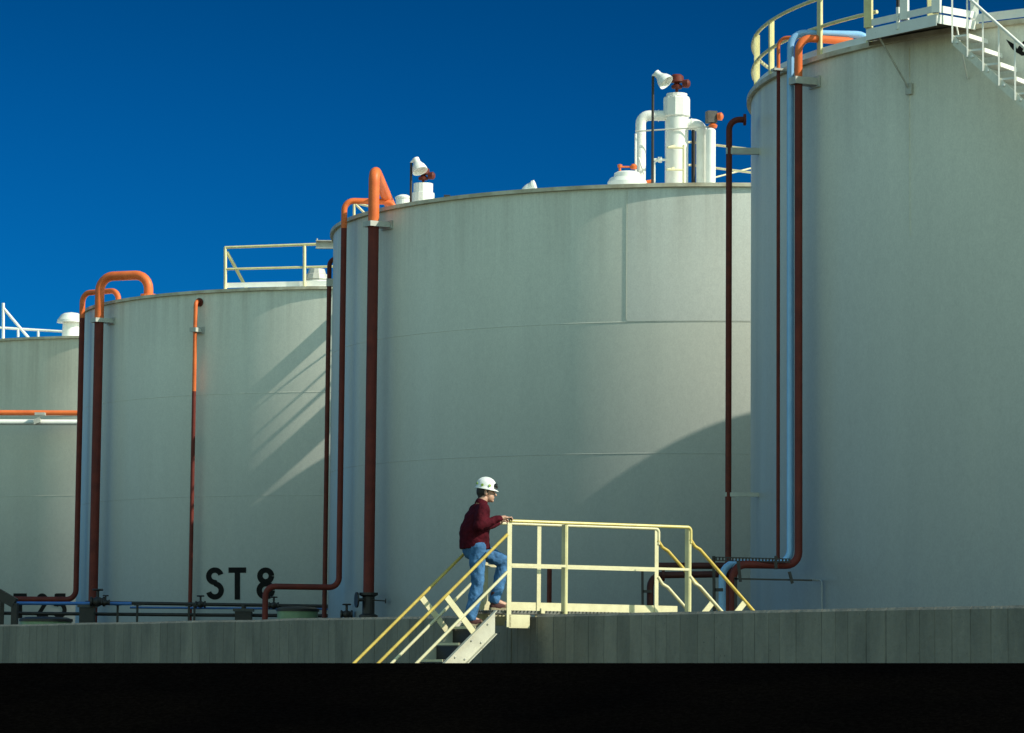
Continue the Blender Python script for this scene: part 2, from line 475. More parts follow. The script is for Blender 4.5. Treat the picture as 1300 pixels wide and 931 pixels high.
# --- pipes of the ST 8 tank
G8 = "pipes on the tank lettered ST 8"
p = S('S', 103.8, 420, 0.30)
base = V((p.x, p.y, 0)); ztop = zat(p, 372.5)
e = on_roof('S', 152, 0.45)
lo = V((p.x, p.y, zat(p, 761.5)))
left = at(-40, 761, p.y)
pipe([(e.x, e.y, e.z - 0.05), (e.x, e.y, ztop), (p.x, p.y, ztop), (p.x, p.y, lo.z), (left.x, left.y, lo.z)], 0.088, 'orange',
     "thin orange pipe at the ST 8 tank's left rim, turning left near the ground", 0.30, group=G8, split=zat(p, 404))
p = S('S', 125.8, 410, 0.42)
e = on_roof('S', 190, 0.5)
ztop = zat(p, 351.5)
o = pipe([(e.x, e.y, e.z), (e.x, e.y, ztop), (p.x, p.y, ztop), (p.x, p.y, 0.35)], 0.145, 'orange',
     "thick orange pipe looping over the left rim of the ST 8 tank", 0.45,
     [((e.x, e.y, e.z + 0.10), (0, 0, 1), 1.7)], [('S', V((p.x, p.y, zat(p, 407))))], group=G8, split=zat(p, 405))
MB().lathe([(0.30, 0), (0.30, 0.25), (0.20, 0.45)], (e.x, e.y, e.z - 0.38), n=20).obj("nozzle", 'white', o)
p = S('S', 247.6, 430, 0.22); wall = S('S', 253, 384, -0.05)
o = pipe([wall, V((p.x, p.y, wall.z + 0.02)), V((p.x, p.y, 0.3))], 0.062, 'orange',
     "thin straight pipe on the ST 8 tank's face, orange in its upper part", 0.16,
     brk=[('S', V((p.x, p.y, zat(p, 419))))], group=G8, split=zat(p, 497))
flange(MB(), S('S', 253, 384, 0.03), radial('S', wall), 0.13).obj("flange", 'rust', o)

# --- pipes of the middle tank
GC = "pipes on the middle tank"
p = at(417.6, 380, 85.6)
e = S('C', 429, 328, -0.1)
e = V((p.x + 0.32, p.y + 0.15, zat(p, 328)))
o = pipe([e, V((p.x, p.y, e.z)), V((p.x, p.y, 0.3))], 0.06, 'rust', "thin dark red pipe in the gap between the ST 8 tank and the middle tank", 0.2, group=GC)
MB().box(V((p.x + 0.10, p.y, zat(p, 359))), (1, 0, 0), (0, 1, 0), Z, 0.17, 0.07, 0.10).obj("bracket", 'grey', o)
p = S('C', 436.4, 310, 0.32)
e = on_roof('C', 501, 0.9)
ztop = zat(p, 255)
lo = zat(p, 746)
l2 = at(337, 746, p.y - 0.5)
pipe([(e.x, e.y, e.z - 0.05), (e.x, e.y, ztop), (p.x, p.y, ztop), (p.x, p.y, lo), (l2.x, l2.y, lo), (l2.x, l2.y, 0.3)], 0.074, 'orange',
     "pipe on the middle tank's left side that turns left past the figure 8", 0.24, group=GC, split=zat(p, 290))
p = S('C', 474, 300, 0.40)
rd = radial('C', p)
e = on_roof('C', 500, 1.3)
ztop = zat(p, 214)
o = pipe([(e.x, e.y, e.z + 0.0), (e.x, e.y, e.z + 0.22), (p.x, p.y, ztop), (p.x, p.y, 0.55)], 0.135, 'orange',
     "thick orange pipe with a peaked top beside the left rim of the middle tank", 0.26, brk=[('C', V((p.x, p.y, zat(p, 285))))], group=GC, split=zat(p, 281))
pb = V((p.x, p.y, 0))
# valve cluster at its foot
v = MB(); zz = zat(p, 762)
v.lathe([(0.001, -0.02), (0.19, -0.02), (0.19, 0.02), (0.001, 0.02)], pb + V((-0.28, -0.12, zz)), (1, 0.3, 0), n=18, smooth=False)
v.tube([pb + V((-0.28, -0.12, zz)), pb + V((0, -0.05, zz))], 0.04, 8)
v.lathe([(0.001, 0), (0.23, 0.0), (0.23, 0.05), (0.15, 0.09), (0.15, 0.5), (0.23, 0.54), (0.23, 0.6), (0.001, 0.6)], pb + V((0, 0, zz - 0.42)), n=18, smooth=False)
v.obj("valve", 'black', o)
w_ = MB(); w_.tube([pb + V((0.1, -0.1, zz)), pb + V((0.42, -0.12, zz - 0.02))], 0.016, 8)
w_.lathe([(0.001, -0.012), (0.06, -0.012), (0.06, 0.012), (0.001, 0.012)], pb + V((0.42, -0.12, zz - 0.02)), (1, 0, 0), n=12, smooth=False)
w_.obj("valve_stem", 'black', o)

# --- pipes of the right tank
GR = "pipes on the right tank"
p = at(925.6, 190, 63.2)
e = V((p.x + 0.30, p.y, zat(p, 152)))
o = pipe([e, V((p.x, p.y, e.z)), V((p.x, p.y, 0.5))], 0.060, 'rust', "dark red pipe in front of the middle tank, held by arms from the right tank", 0.2,
     [(e, (1, 0, 0), 1.9)], group=GR)
for yy in (192, 628):
    zz = zat(p, yy)
    MB().box(V((p.x + 0.36, p.y, zz)), (1, 0, 0), (0, 1, 0), Z, 0.42, 0.05, 0.062 if yy < 300 else 0.04).obj("support_arm", 'grey', o)
p = S('R', 988.2, 110, 0.25); zt = zat(p, 48.5)
e = on_roof('R', 1062, 0.6)
l_ = zat(p, 712)
o = pipe([(e.x, e.y, zt - 0.02), (p.x, p.y, zt), (p.x, p.y, l_)], 0.034, 'orange',
     "thinnest orange riser on the right tank, left of the blue pipe", 0.16, group=GR, split=zat(p, 90))
MB().box(V((p.x, p.y, zat(p, 89))) - radial('R', p) * 0.1, radial('R', p), Z.cross(radial('R', p)), Z, 0.22, 0.09, 0.02).obj("bracket", 'grey', o)
p = S('R', 1003.6, 150, 0.40); zt = zat(p, 42)
e = on_roof('R', 1106, 1.0)
lo = zat(p, 716)
l1 = at(917, 716, p.y - 0.15)
o = pipe([(e.x, e.y, top('R') - 0.1), (e.x, e.y, zt + 0.0), (p.x, p.y, zt), (p.x, p.y, lo), (l1.x, l1.y, lo), (l1.x, l1.y, 0.2)], 0.066, 'blue',
     "pale blue pipe on the left side of the right tank", 0.26, group=GR)
p2 = S('R', 1013.8, 150, 0.36); zt = zat(p2, 48)
e = on_roof('R', 1092, 0.8)
lo2 = zat(p2, 718)
l2 = at(931, 719, p2.y - 0.35)
o = pipe([(e.x, e.y, top('R') - 0.1), (e.x, e.y, zt - 0.02), (p2.x, p2.y, zt), (p2.x, p2.y, lo2), (l2.x, l2.y, lo2), (l2.x, l2.y, 0.2)], 0.072, 'orange',
     "orange pipe right beside the pale blue pipe on the right tank", 0.24, brk=[('R', V((p2.x, p2.y, zat(p2, 103))))], group=GR, split=zat(p2, 100))
YR = p2.y
# pipe support rack and low pipes between the middle and right tanks
rk = thing("pipe_rack", at(935, 800, YR).xy.to_3d(), "black perforated steel rack under the pipes at the foot of the right tank", "pipe rack")
def P(x, y, Y): return at(x, y, Y)
def rackbar(x0, y0, x1, y1, w, name, Y=YR, mat='black', holes=False):
    a, c = P(x0, y0, Y), P(x1, y1, Y)
    mb = MB()
    if not holes: mb.bar(a, c, (0, 1, 0), 0.04, w)
    else:
        d = (c - a); L = d.length; d.normalize(); nrm = V((0, -1, 0)).cross(d)
        for s_ in (-1, 1): mb.bar(a + nrm * s_ * w * 0.4, c + nrm * s_ * w * 0.4, (0, 1, 0), 0.04, w * 0.22)
        k = 0.0
        while k < L:
            mb.bar(a + d * k - nrm * w * 0.4, a + d * k + nrm * w * 0.4, (0, 1, 0), 0.038, 0.03); k += 0.06
    return mb.obj(name, mat, rk)
rackbar(905, 709.5, 1003, 712, 0.075, "cable_tray", YR - 0.25, holes=True)
rackbar(906, 706, 907, 790, 0.055, "rack_post", YR - 0.2)
rackbar(934, 733, 934, 790, 0.05, "rack_post", YR - 0.5)
rackbar(815.5, 724, 816, 790, 0.045, "rack_post", YR + 0.1)
rackbar(932, 735, 1031, 737, 0.03, "rack_beam", YR - 0.5)
rackbar(816, 751, 828, 751, 0.05, "rack_beam", YR + 0.1)
rackbar(907, 749, 918, 749, 0.06, "rack_beam", YR - 0.2)
rackbar(937, 712, 940, 739, 0.055, "pipe_hanger", YR - 0.55)
rackbar(985, 706, 985, 723, 0.055, "pipe_hanger", YR - 0.55)
rackbar(1002, 726, 1006, 741, 0.055, "pipe_hanger", YR - 0.55)
a = P(825, 800, YR + 0.2)
o = pipe([V((a.x, a.y, 0.2)), P(825.5, 730.5, YR + 0.2), P(925, 729, YR + 0.25)], 0.062, 'shaded_rust',
     "dark red pipe bending down behind the far end of the walkway railing", 0.22, [(P(842, 730, YR + 0.2), (1, 0, 0), 1.9)], group="low pipes at the foot of the right tank")
pipe([P(835, 718.5, YR + 0.5), P(940, 718.5, YR + 0.5)], 0.06, 'shaded_rust', "straight dark pipe behind the bent one near the walkway end", None, group="low pipes at the foot of the right tank")
c_ = [P(1028, 736.5, YR - 0.5), S('R', 1037, 737, 0.06), S('R', 1043.5, 742, 0.05), S('R', 1044.5, 800, 0.05)]
pipe([c_[0], c_[1], V((c_[2].x, c_[2].y, c_[1].z)), V((c_[2].x, c_[2].y, 0.3))], 0.017, 'tank', "thin grey conduit bending down the foot of the right tank", 0.12, name="conduit")
# short red standpipe seen through the railing
a = at(697, 800, 74.5)
pipe([V((a.x, a.y, 0)), V((a.x, a.y, zat(a, 720)))], 0.055, 'rust', "short dark red standpipe seen through the walkway railing", name="standpipe")

# --- pipes crossing the farthest tank
a, c = at(-60, 524, 124.8), at(104, 524.5, 125.2)
o = pipe([a, c], 0.10, 'orange', "orange pipe running level across the farthest tank", n=14)
a2, c2 = at(-60, 536, 124.7), at(104, 536.5, 125.1)
o = pipe([a2, c2], 0.11, 'white', "white pipe running level just below the orange one on the farthest tank", n=14, name="pipe")
cl = MB(); q = at(51, 530.5, 124.6)
cl.box(q + V((0, 0, 0.14)), (1, 0, 0), (0, 1, 0), Z, 0.19, 0.16, 0.05)
cl.box(q + V((-0.1, 0.0, -0.12)), (1, 0, 0.4), (0, 1, 0), Z, 0.13, 0.13, 0.10)
cl.obj("pipe_clamp", 'grey', o)

# --- low pipes, valves and drums behind the wall on the left
YL = 95.0
gL = "low pipes behind the concrete wall"
pipe([at(12, 766, YL - 0.4), at(167, 766.5, YL - 0.4)], 0.05, 'deepblue', "bright blue pipe lying low in front of the ST 8 and T25 tanks", group=gL)
pipe([at(140, 765.5, YL), at(424, 770, YL)], 0.05, 'black', "upper black pipe behind the wall under the letters ST 8", group=gL)
pipe([at(-20, 778.5, YL + 0.2), at(260, 781, YL + 0.2), at(424, 782, YL + 0.2)], 0.05, 'black', "lower black pipe just above the top of the wall", group=gL)
pipe([at(165, 771.5, YL + 0.4), at(420, 773.5, YL + 0.4)], 0.03, 'deepblue', "thin blue line under the upper black pipe", group=gL)
a = at(20.5, 766, YL); pipe([a, V((a.x, a.y, 0.1))], 0.07, 'rust', "short dark red upright at the left edge under the T25 letters", group=gL)
def stand(x, y0, label, w=0.06):
    a = at(x, y0, YL); mb = MB(); mb.bar(a, V((a.x, a.y, 0.0)), (0, 1, 0), 0.06, w)
    mb.box(V((a.x, a.y, 0.02)), (1, 0, 0), (0, 1, 0), Z, 0.12, 0.12, 0.02)
    mb.box(a, (1, 0, 0), (0, 1, 0), Z, 0.10, 0.09, 0.02)
    tag(mb.obj("pipe_stand", 'black', None, (a.x, a.y, 0)), label, "pipe stand", "pipe stands behind the wall")
stand(3, 756, "black stand at the left edge of the photo behind the wall", 0.12)
stand(149.5, 768, "first black stand right of the blue pipe's middle")
stand(174.5, 768, "black stand between the blue pipe's end and the short orange pipe")
stand(240, 769, "black stand left of the letter S")
stand(247, 769, "black stand right below the short thin orange pipe")
stand(419, 772, "black stand at the right end of the low black pipes")
def valve(x, y, label, Y=YL, s=1.0, wheel=True):
    c = at(x, y, Y); mb = MB()
    root = thing("valve", c - V((0, 0, 0.1 * s)), label, "valve", "valves on the low black pipes")
    mb.lathe([(0.001, -0.15 * s), (0.10 * s, -0.15 * s), (0.10 * s, -0.11 * s), (0.07 * s, -0.09 * s), (0.11 * s, 0), (0.07 * s, 0.09 * s), (0.10 * s, 0.11 * s), (0.10 * s, 0.15 * s), (0.001, 0.15 * s)], c, (1, 0, 0), n=14)
    mb.obj("valve_body", 'black', root)
    h = MB(); h.tube([c, c + Z * 0.26 * s], 0.03 * s, 8)
    h.lathe([(0.10 * s, 0.22 * s), (0.115 * s, 0.24 * s), (0.10 * s, 0.26 * s), (0.085 * s, 0.24 * s), (0.10 * s, 0.22 * s)], c, (0, 0, 1), n=16)
    h.bar(c + V((-0.1 * s, 0, 0.24 * s)), c + V((0.1 * s, 0, 0.24 * s)), (0, 1, 0), 0.02, 0.02)
    h.obj("handwheel", 'black', root)
valve(254.5, 767.5, "black valve below the letter S")
valve(347.5, 769, "black valve below the figure 8")
valve(124, 764, "larger black valve at the foot of the thick orange pipe", YL - 0.6, 1.4)
valve(134, 765, "small black valve right of the larger one at the thick orange pipe", YL - 0.7, 0.8)
valve(440, 780, "black valve at the left foot of the middle tank", 82.0, 1.0)
def cabinet(x0, x1, y0, label, Y=YL - 0.2):
    a, c = at(x0, y0, Y), at(x1, y0, Y)
    root = thing("pump_box", V(((a.x + c.x) / 2, Y, 0)), label, "pump box", "black pump boxes behind the wall")
    h = a.z; m_ = (a.x + c.x) / 2; w = (c.x - a.x) / 2
    MB().box(V((m_, Y, h / 2 - 0.06)), (1, 0, 0), (0, 1, 0), Z, w, 0.22, h / 2 - 0.07).obj("casing", 'black', root)
    MB().box(V((m_, Y, h - 0.08)), (1, 0, 0), (0, 1, 0), Z, w + 0.05, 0.27, 0.04).obj("lid", 'dark', root)
    MB().lathe([(0.07, 0), (0.07, 0.12), (0.001, 0.12)], (m_, Y, h - 0.05), n=12).obj("cap", 'black', root)
cabinet(102, 120.5, 766, "black pump box at the foot of the thick orange pipe")
cabinet(299, 320, 771, "black pump box below the letter T of ST 8")
def drum(x0, x1, y0, label, Y):
    a, c = at(x0, y0, Y), at(x1, y0, Y); r = (c.x - a.x) / 2; cx = (a.x + c.x) / 2; h = a.z
    root = thing("drum_tank", V((cx, Y, 0)), label, "drum", "low drums behind the wall")
    MB().lathe([(r * 0.94, 0), (r, h - 0.13), (r, h - 0.12)], (cx, Y, 0), n=32).obj("body", 'drum', root)
    MB().lathe([(r + 0.03, h - 0.12), (r + 0.03, h - 0.05), (r * 0.8, h), (0.001, h + 0.02)], (cx, Y, 0), n=32).obj("lid", 'black', root)
drum(352, 404, 770.5, "pale green drum with a dark lid right of the figure 8", 88.5)
drum(26, 91, 783.5, "wide pale drum with a dark lid under the T25 letters", 90.0)
# dark sloping duct at the left edge
d_ = MB(); a, c = at(-30, 738, YL - 1), at(19, 766, YL - 1)
d_.bar(a, c, (0, 1, 0), 0.4, 0.28)
d_.bar(c, V((c.x, c.y, 0.0)), (0, 1, 0), 0.35, 0.16)
tag(d_.obj("sloping_duct", 'black', None, (c.x, c.y, 0)), "dark sloping duct at the left edge beside the T25 letters", "duct")

# ------------------------------------------------------------------ roof fittings
GL = "lamps on the tank roofs"
def lamp(t, px, y_base, y_top, inset, hx, tilt, label, flip=1, head=True, low_white=0.0):
    b_ = on_roof(t, px, inset); b_.z -= 0.1
    zt = zat(b_, y_top)
    root = thing("roof_lamp", b_, label, "lamp", GL)
    MB().tube([b_, V((b_.x, b_.y, zt))], 0.032, 8).obj("pole", 'black', root)
    MB().lathe([(0.001, 0), (0.1, 0), (0.1, 0.12), (0.05, 0.16)], b_, n=12).obj("pole_base", 'white' if low_white else 'black', root)
    if not head: return root
    ax = V((math.sin(tilt) * flip, -0.35, -math.cos(tilt))).normalized()   # where the lamp points
    neck = V((b_.x + 0.14 * flip, b_.y - 0.02, zt + 0.02))
    MB().tube([V((b_.x, b_.y, zt - 0.04)), V((b_.x, b_.y, zt + 0.06)), neck], 0.03, 8, 0.05).obj("arm", 'white', root)
    sh = MB().lathe([(0.001, -0.06), (0.085, -0.05), (0.09, 0.06), (0.12, 0.12), (0.165, 0.19), (0.19, 0.27), (0.197, 0.33), (0.182, 0.32), (0.15, 0.2), (0.10, 0.14)], neck - ax * 0.05, ax, n=22).obj("lamp_shade", 'white', root)
    MB().lathe([(0.001, 0.29), (0.06, 0.26), (0.075, 0.19), (0.05, 0.12)], neck - ax * 0.05, ax, n=14).obj("bulb", 'glass', sh)
    return root
lamp('C', 521, 250, 207, 1.2, 534, 0.35, "white roof lamp on a short black pole at the left of the middle tank's roof")
lamp('C', 828, 232, 97, 1.6, 838, 0.75, "white roof lamp on the tall black pole beside the white vent column")

def valve_head(c, s, parent, name="vent_valve", mat='rust'):
    mb = MB()
    mb.tube([c, c + Z * 0.12 * s], 0.035 * s, 8)
    mb.lathe([(0.001, 0.08 * s), (0.12 * s, 0.10 * s), (0.13 * s, 0.16 * s), (0.07 * s, 0.20 * s), (0.05 * s, 0.24 * s)], c, n=14)
    mb.lathe([(0.05 * s, 0.22 * s), (0.17 * s, 0.25 * s), (0.15 * s, 0.38 * s), (0.10 * s, 0.42 * s), (0.001, 0.43 * s)], c, n=16)
    mb.lathe([(0.001, 0), (0.09 * s, 0.02 * s), (0.10 * s, 0.14 * s), (0.06 * s, 0.18 * s), (0.001, 0.19 * s)], c + V((0.12 * s, -0.05 * s, 0.2 * s)), (1, -0.3, 0), n=14)
    return mb.obj(name, mat, parent)

def roofbase(t, px, inset):
    return on_roof(t, px, inset)
GV = "vents on the middle tank's roof"
def m_px(t, px, inset): return F / on_roof(t, px, inset).y
# left white drum vent with a red brown valve
b_ = roofbase('C', 536.5, 2.2); b_.z -= 0.2
k = 1 / m_px('C', 536.5, 2.2)
root = thing("roof_vent", b_, "white stepped drum vent with a small red valve beside the short roof lamp", "roof vent", GV)
z1, z2 = zat(b_, 245.5) - b_.z, zat(b_, 233.5) - b_.z
MB().lathe([(14.5 * k, 0), (14.5 * k, z1), (12.5 * k, z1 + 0.01), (12.5 * k, z2), (0.001, z2 + 0.02)], b_, n=16, smooth=False).obj("body", 'white', root)
valve_head(b_ + Z * z2, 1.0, root)
b_ = roofbase('C', 511.5, 2.0); b_.z -= 0.2
root = thing("roof_vent", b_, "low white hatch between the peaked orange pipe and the short lamp pole", "roof vent", GV)
z1 = zat(b_, 250.5) - b_.z
MB().lathe([(10 * k, 0), (10 * k, z1 - 0.04), (11 * k, z1 - 0.04), (11 * k, z1), (5 * k, z1 + 0.06), (0.001, z1 + 0.07)], b_, n=20, smooth=False).obj("body", 'white', root)
b_ = roofbase('C', 567, 2.0)
tag(MB().box(V((b_.x, b_.y, zat(b_, 250))), (1, 0, 0), (0, 1, 0), Z, 0.08, 0.1, 0.035).tube([V((b_.x, b_.y, b_.z - 0.2)), V((b_.x, b_.y, zat(b_, 250)))], 0.03, 8).obj("junction_box", 'black', None, b_), "tiny black box on the rim right of the stepped drum vent", "junction box")
# gooseneck vent
b_ = roofbase('C', 667.5, 1.2); b_.z -= 0.1; k = 1 / m_px('C', 668, 1.2)
root = thing("gooseneck_vent", b_, "small white gooseneck vent alone on the middle of the tank roof", "roof vent", GV)
zt = zat(b_, 238)
MB().tube([b_, V((b_.x, b_.y, zt - 0.10)), V((b_.x + 0.2, b_.y - 0.05, zt + 0.0))], 0.15, 16, 0.16).obj("body", 'white', root)
MB().lathe([(0.15, -0.05), (0.17, -0.03), (0.17, 0.03), (0.001, 0.04)], V((b_.x + 0.2, b_.y - 0.05, zt + 0.0)), (0.85, -0.2, 0.25), n=16, smooth=False).obj("flap", 'white', root)
# stepped manway with a red handle on top
b_ = roofbase('C', 796, 1.6); b_.z -= 0.15; k = 1 / m_px('C', 796, 1.6)
root = thing("roof_manway", b_, "white stepped manway cover with an orange handle on the middle tank", "manway", GV)
z1, z2, z3 = (zat(b_, y) - b_.z for y in (232, 225, 218.5))
MB().lathe([(25 * k, 0), (25.5 * k, z1), (22 * k, z2 - 0.03)], b_, n=36).lathe([(22 * k, z2 - 0.03), (17.5 * k, z2 - 0.02), (17 * k, z3 - 0.04), (13 * k, z3), (0.001, z3 + 0.03)], b_, n=36).obj("cover", 'white', root)
h = MB(); q = b_ + Z * (z3 + 0.12)
h.tube([q + V((-0.18, 0, -0.15)), q + V((-0.18, 0, 0.02))], 0.03, 8)
h.tube([q + V((-0.18, 0, 0.0)), q + V((0.16, 0, 0.0))], 0.022, 8)
h.lathe([(0.001, -0.06), (0.075, -0.05), (0.085, 0.02), (0.05, 0.07), (0.001, 0.08)], q + V((0.15, 0, 0.0)), n=14)
h.lathe([(0.001, -0.04), (0.05, -0.035), (0.06, 0.03), (0.001, 0.05)], q + V((-0.18, 0, 0.02)), n=14)
h.obj("handle", 'orange', root)
# vent column group
IN = 2.3
k = 1 / m_px('C', 858, IN)
b_ = roofbase('C', 858.5, IN); b_.z -= 0.2
col = thing("vent_column", b_, "tall white vent column with side pipes and a red brown valve on the middle tank", "vent column", GV)
zz = lambda y: zat(b_, y) - b_.z
MB().lathe([(15 * k, 0), (15 * k, zz(150))], b_, n=28).obj("column", 'white', col)
MB().lathe([(15 * k, zz(150)), (17.5 * k, zz(148)), (17.5 * k, zz(126)), (16.5 * k, zz(124))], b_, n=10, smooth=False).lathe([(16.5 * k, zz(124)), (13.5 * k, zz(123)), (13.5 * k, zz(119.5)), (0.001, zz(118.5))], b_, n=16, smooth=False).obj("cap", 'white', col)
valve_head(b_ + Z * zz(118), 1.05, col)
rl = MB()
for a_ in range(8):
    an = a_ * PI / 4
    rl.box(b_ + V((15.5 * k * math.cos(an), 15.5 * k * math.sin(an), zz(137))), (math.cos(an), math.sin(an), 0), (-math.sin(an), math.cos(an), 0), Z, 0.03, 0.012, 0.22)
def cpt(x, y, dy=0.0): return at(x, y, b_.y + dy)
MB().tube([cpt(848, 147), cpt(813.5, 147), V((cpt(813.5, 147).x, b_.y, b_.z))], 6.8 * k, 16, 0.20).obj("side_pipe", 'white', col)
MB().tube([cpt(868, 158), cpt(891, 158), V((cpt(891, 158).x, b_.y, b_.z))], 7.2 * k, 16, 0.20).obj("side_pipe", 'white', col)
f_ = MB()
for x_ in (836, ): flange(f_, cpt(x_, 147), (1, 0, 0), 7.6 * k, 0.012)
for x_ in (878, ): flange(f_, cpt(x_, 158), (1, 0, 0), 7.9 * k, 0.012)
f_.obj("pipe_joint", 'white', col)
q = cpt(902, 163, -0.3)
c2_ = MB().lathe([(6.6 * k, b_.z - q.z), (6.6 * k, -0.05), (4 * k, 0.0), (0.001, 0.01)], q, n=20).obj("side_column", 'white', col)
vb = cpt(903, 149, -0.3)
MB().box(vb, (1, 0.3, 0), (-0.3, 1, 0), Z, 0.115, 0.11, 0.14).obj("actuator_box", 'dark', c2_)
MB().lathe([(0.001, -0.08), (0.09, -0.06), (0.10, 0.03), (0.05, 0.07), (0.001, 0.08)], vb + V((0.21, -0.05, 0.01)), (1, -0.3, 0), n=16).tube([vb, vb + V((0.2, -0.05, 0.01))], 0.035, 8).lathe([(0.001, -0.27), (0.09, -0.26), (0.11, -0.20), (0.06, -0.15)], vb + V((0.04, 0, 0)), n=14).obj("actuator_knob", 'orange', c2_)
MB().tube([cpt(806.5, 167, -0.32), cpt(903, 161, -0.32)], 0.018, 8).obj("tie_rod", 'grey', col)
MB().tube([cpt(880.5, 165, 0.35), V((cpt(880.5, 165, 0.35).x, b_.y + 0.35, b_.z))], 0.05, 8).obj("rear_pipe", 'black', col)
MB().tube([cpt(807, 170, -0.2), V((cpt(807, 170, -0.2).x, b_.y - 0.2, b_.z))], 0.025, 8).tube([cpt(811, 200, -0.2), cpt(818, 222, -0.2)], 0.02, 6).obj("drain_line", 'white', col)
MB().lathe([(0.03, -0.15), (0.04, -0.06), (0.07, -0.05), (0.075, 0.04), (0.03, 0.05), (0.03, 0.2)], cpt(838, 203, -0.1), (1, 0, 0), n=12).tube([cpt(835, 204, -0.1), cpt(831, 206, -0.1), cpt(831, 236, -0.1)], 0.02, 8).obj("sample_valve", 'white', col)
MB().lathe([(0.001, -0.1), (0.06, -0.08), (0.07, 0.05), (0.001, 0.09)], cpt(824, 232, -0.3), (1, 0, 0.1), n=12).lathe([(0.001, -0.04), (0.06, -0.03), (0.06, 0.03), (0.001, 0.04)], cpt(818, 232, -0.3), n=12).obj("red_fitting", 'orange', col)

def railing(name, label, segs, group="roof railings"):
    base = segs[0][2][0]
    root = thing(name, base, label, "railing", group)
    for (nm, mat, pts, r) in segs:
        MB().tube(pts, r, 8, 0.06).obj(nm, mat, root)
    return root
Yb = on_roof('C', 858, IN).y
dz = [('rail', 'cream', [at(848, 187.5, Yb - 0.6), at(875, 180.5, Yb + 0.6), at(960, 190.5, Yb - 0.4)], 0.028),
      ('rail', 'cream', [at(847, 215.5, Yb - 0.6), at(875, 209.5, Yb + 0.6), at(960, 220, Yb - 0.4)], 0.028),
      ('rail', 'cream', [at(905, 226, Yb + 0.2), at(960, 212, Yb + 0.8)], 0.02)]
for x_, dy in ((868, -0.55), (901, -0.35)):
    a = at(x_, 184, Yb + dy); dz.append(('post', 'cream', [V((a.x, a.y, top('C') - 0.05)), a], 0.03))
a1, a2 = at(848, 187.5, Yb - 0.6), at(868, 188, Yb - 0.55)
dz.append(('rail', 'cream', [a1, a2], 0.026)); a1, a2 = at(847, 215.5, Yb - 0.6), at(868, 216, Yb - 0.55); dz.append(('rail', 'cream', [a1, a2], 0.026))
railing("roof_railing", "thin cream railing around the vent column on the middle tank", dz)
# small railing end behind the peaked pipe
Yq = 83.5
railing("roof_railing", "small cream railing corner behind the orange pipes at the left rim of the middle tank",
        [('post', 'cream', [at(449.5, 280, Yq), at(449.5, 257, Yq)], 0.035), ('rail', 'cream', [at(449.5, 257.5, Yq), at(472, 263, Yq)], 0.03),
         ('brace', 'cream', [at(451, 259, Yq), at(467, 275, Yq)], 0.03)])
# ST 8 roof railing with kick plate and diagonal
Ys = 98.9
sg = [('rail', 'olive', [at(285.5, 314.5, Ys), at(424, 309.5, Ys - 0.6)], 0.042), ('rail', 'olive', [at(285.5, 342, Ys), at(424, 338.5, Ys - 0.6)], 0.036),
      ('post', 'cream', [at(286, 370, Ys), at(286, 314, Ys)], 0.05), ('post', 'cream', [at(386.5, 366, Ys - 0.45), at(386.5, 312, Ys - 0.45)], 0.05),
      ('brace', 'olive', [at(288, 320, Ys + 0.02), at(315, 370, Ys + 0.3)], 0.05)]
rr_ = railing("roof_railing", "railing with a diagonal brace on top of the ST 8 tank", sg)
MB().bar(at(287, 362.5, Ys + 0.05), at(424, 359.5, Ys - 0.5), (0, 1, 0), 0.02, 0.15).obj("kick_plate", 'white', rr_)
# vent dome on ST 8
b_ = roofbase('S', 403, 1.6); b_.z -= 0.1; k = 1 / m_px('S', 403, 1.6)
root = thing("roof_vent", b_, "squat dome vent on a white base at the right end of the ST 8 railing", "roof vent", "dome vents on the tank roofs")
zz = lambda y: zat(b_, y) - b_.z
MB().lathe([(16 * k, 0), (16 * k, zz(357))], b_, n=24).obj("base", 'white', root)
MB().lathe([(15 * k, zz(357)), (16 * k, zz(355)), (14 * k, zz(349)), (12 * k, zz(348)), (10 * k, zz(342)), (0.001, zz(341))], b_, n=12, smooth=False).obj("dome", 'grey', root)
# T25 roof: mushroom vent and railing
b_ = roofbase('T', 93, 1.2); b_.z -= 0.1; k = 1 / m_px('T', 93, 1.2)
root = thing("roof_vent", b_, "white mushroom vent on the roof of the farthest tank", "roof vent", "dome vents on the tank roofs")
zz = lambda y: zat(b_, y) - b_.z
MB().lathe([(12 * k, 0), (11 * k, zz(412)), (10 * k, zz(409))], b_, n=24).obj("base", 'white', root)
MB().lathe([(10 * k, zz(409)), (18.5 * k, zz(410)), (18 * k, zz(407)), (13 * k, zz(400)), (9 * k, zz(398)), (0.001, zz(396.5))], b_, n=24).obj("cap", 'white', root)
Yt = 128.5
sg = [('post', 'white', [at(4, 432, Yt), at(4, 385, Yt)], 0.06), ('brace', 'white', [at(5, 392, Yt), at(37, 430, Yt)], 0.055),
      ('rail', 'white', [at(-20, 415, Yt), at(86, 421.5, Yt)], 0.05), ('post', 'white', [at(23, 428, Yt), at(23, 417, Yt)], 0.05), ('post', 'white', [at(48.5, 428, Yt), at(48.5, 419, Yt)], 0.05)]
railing("roof_railing", "white railing with a diagonal brace on the farthest tank", sg)

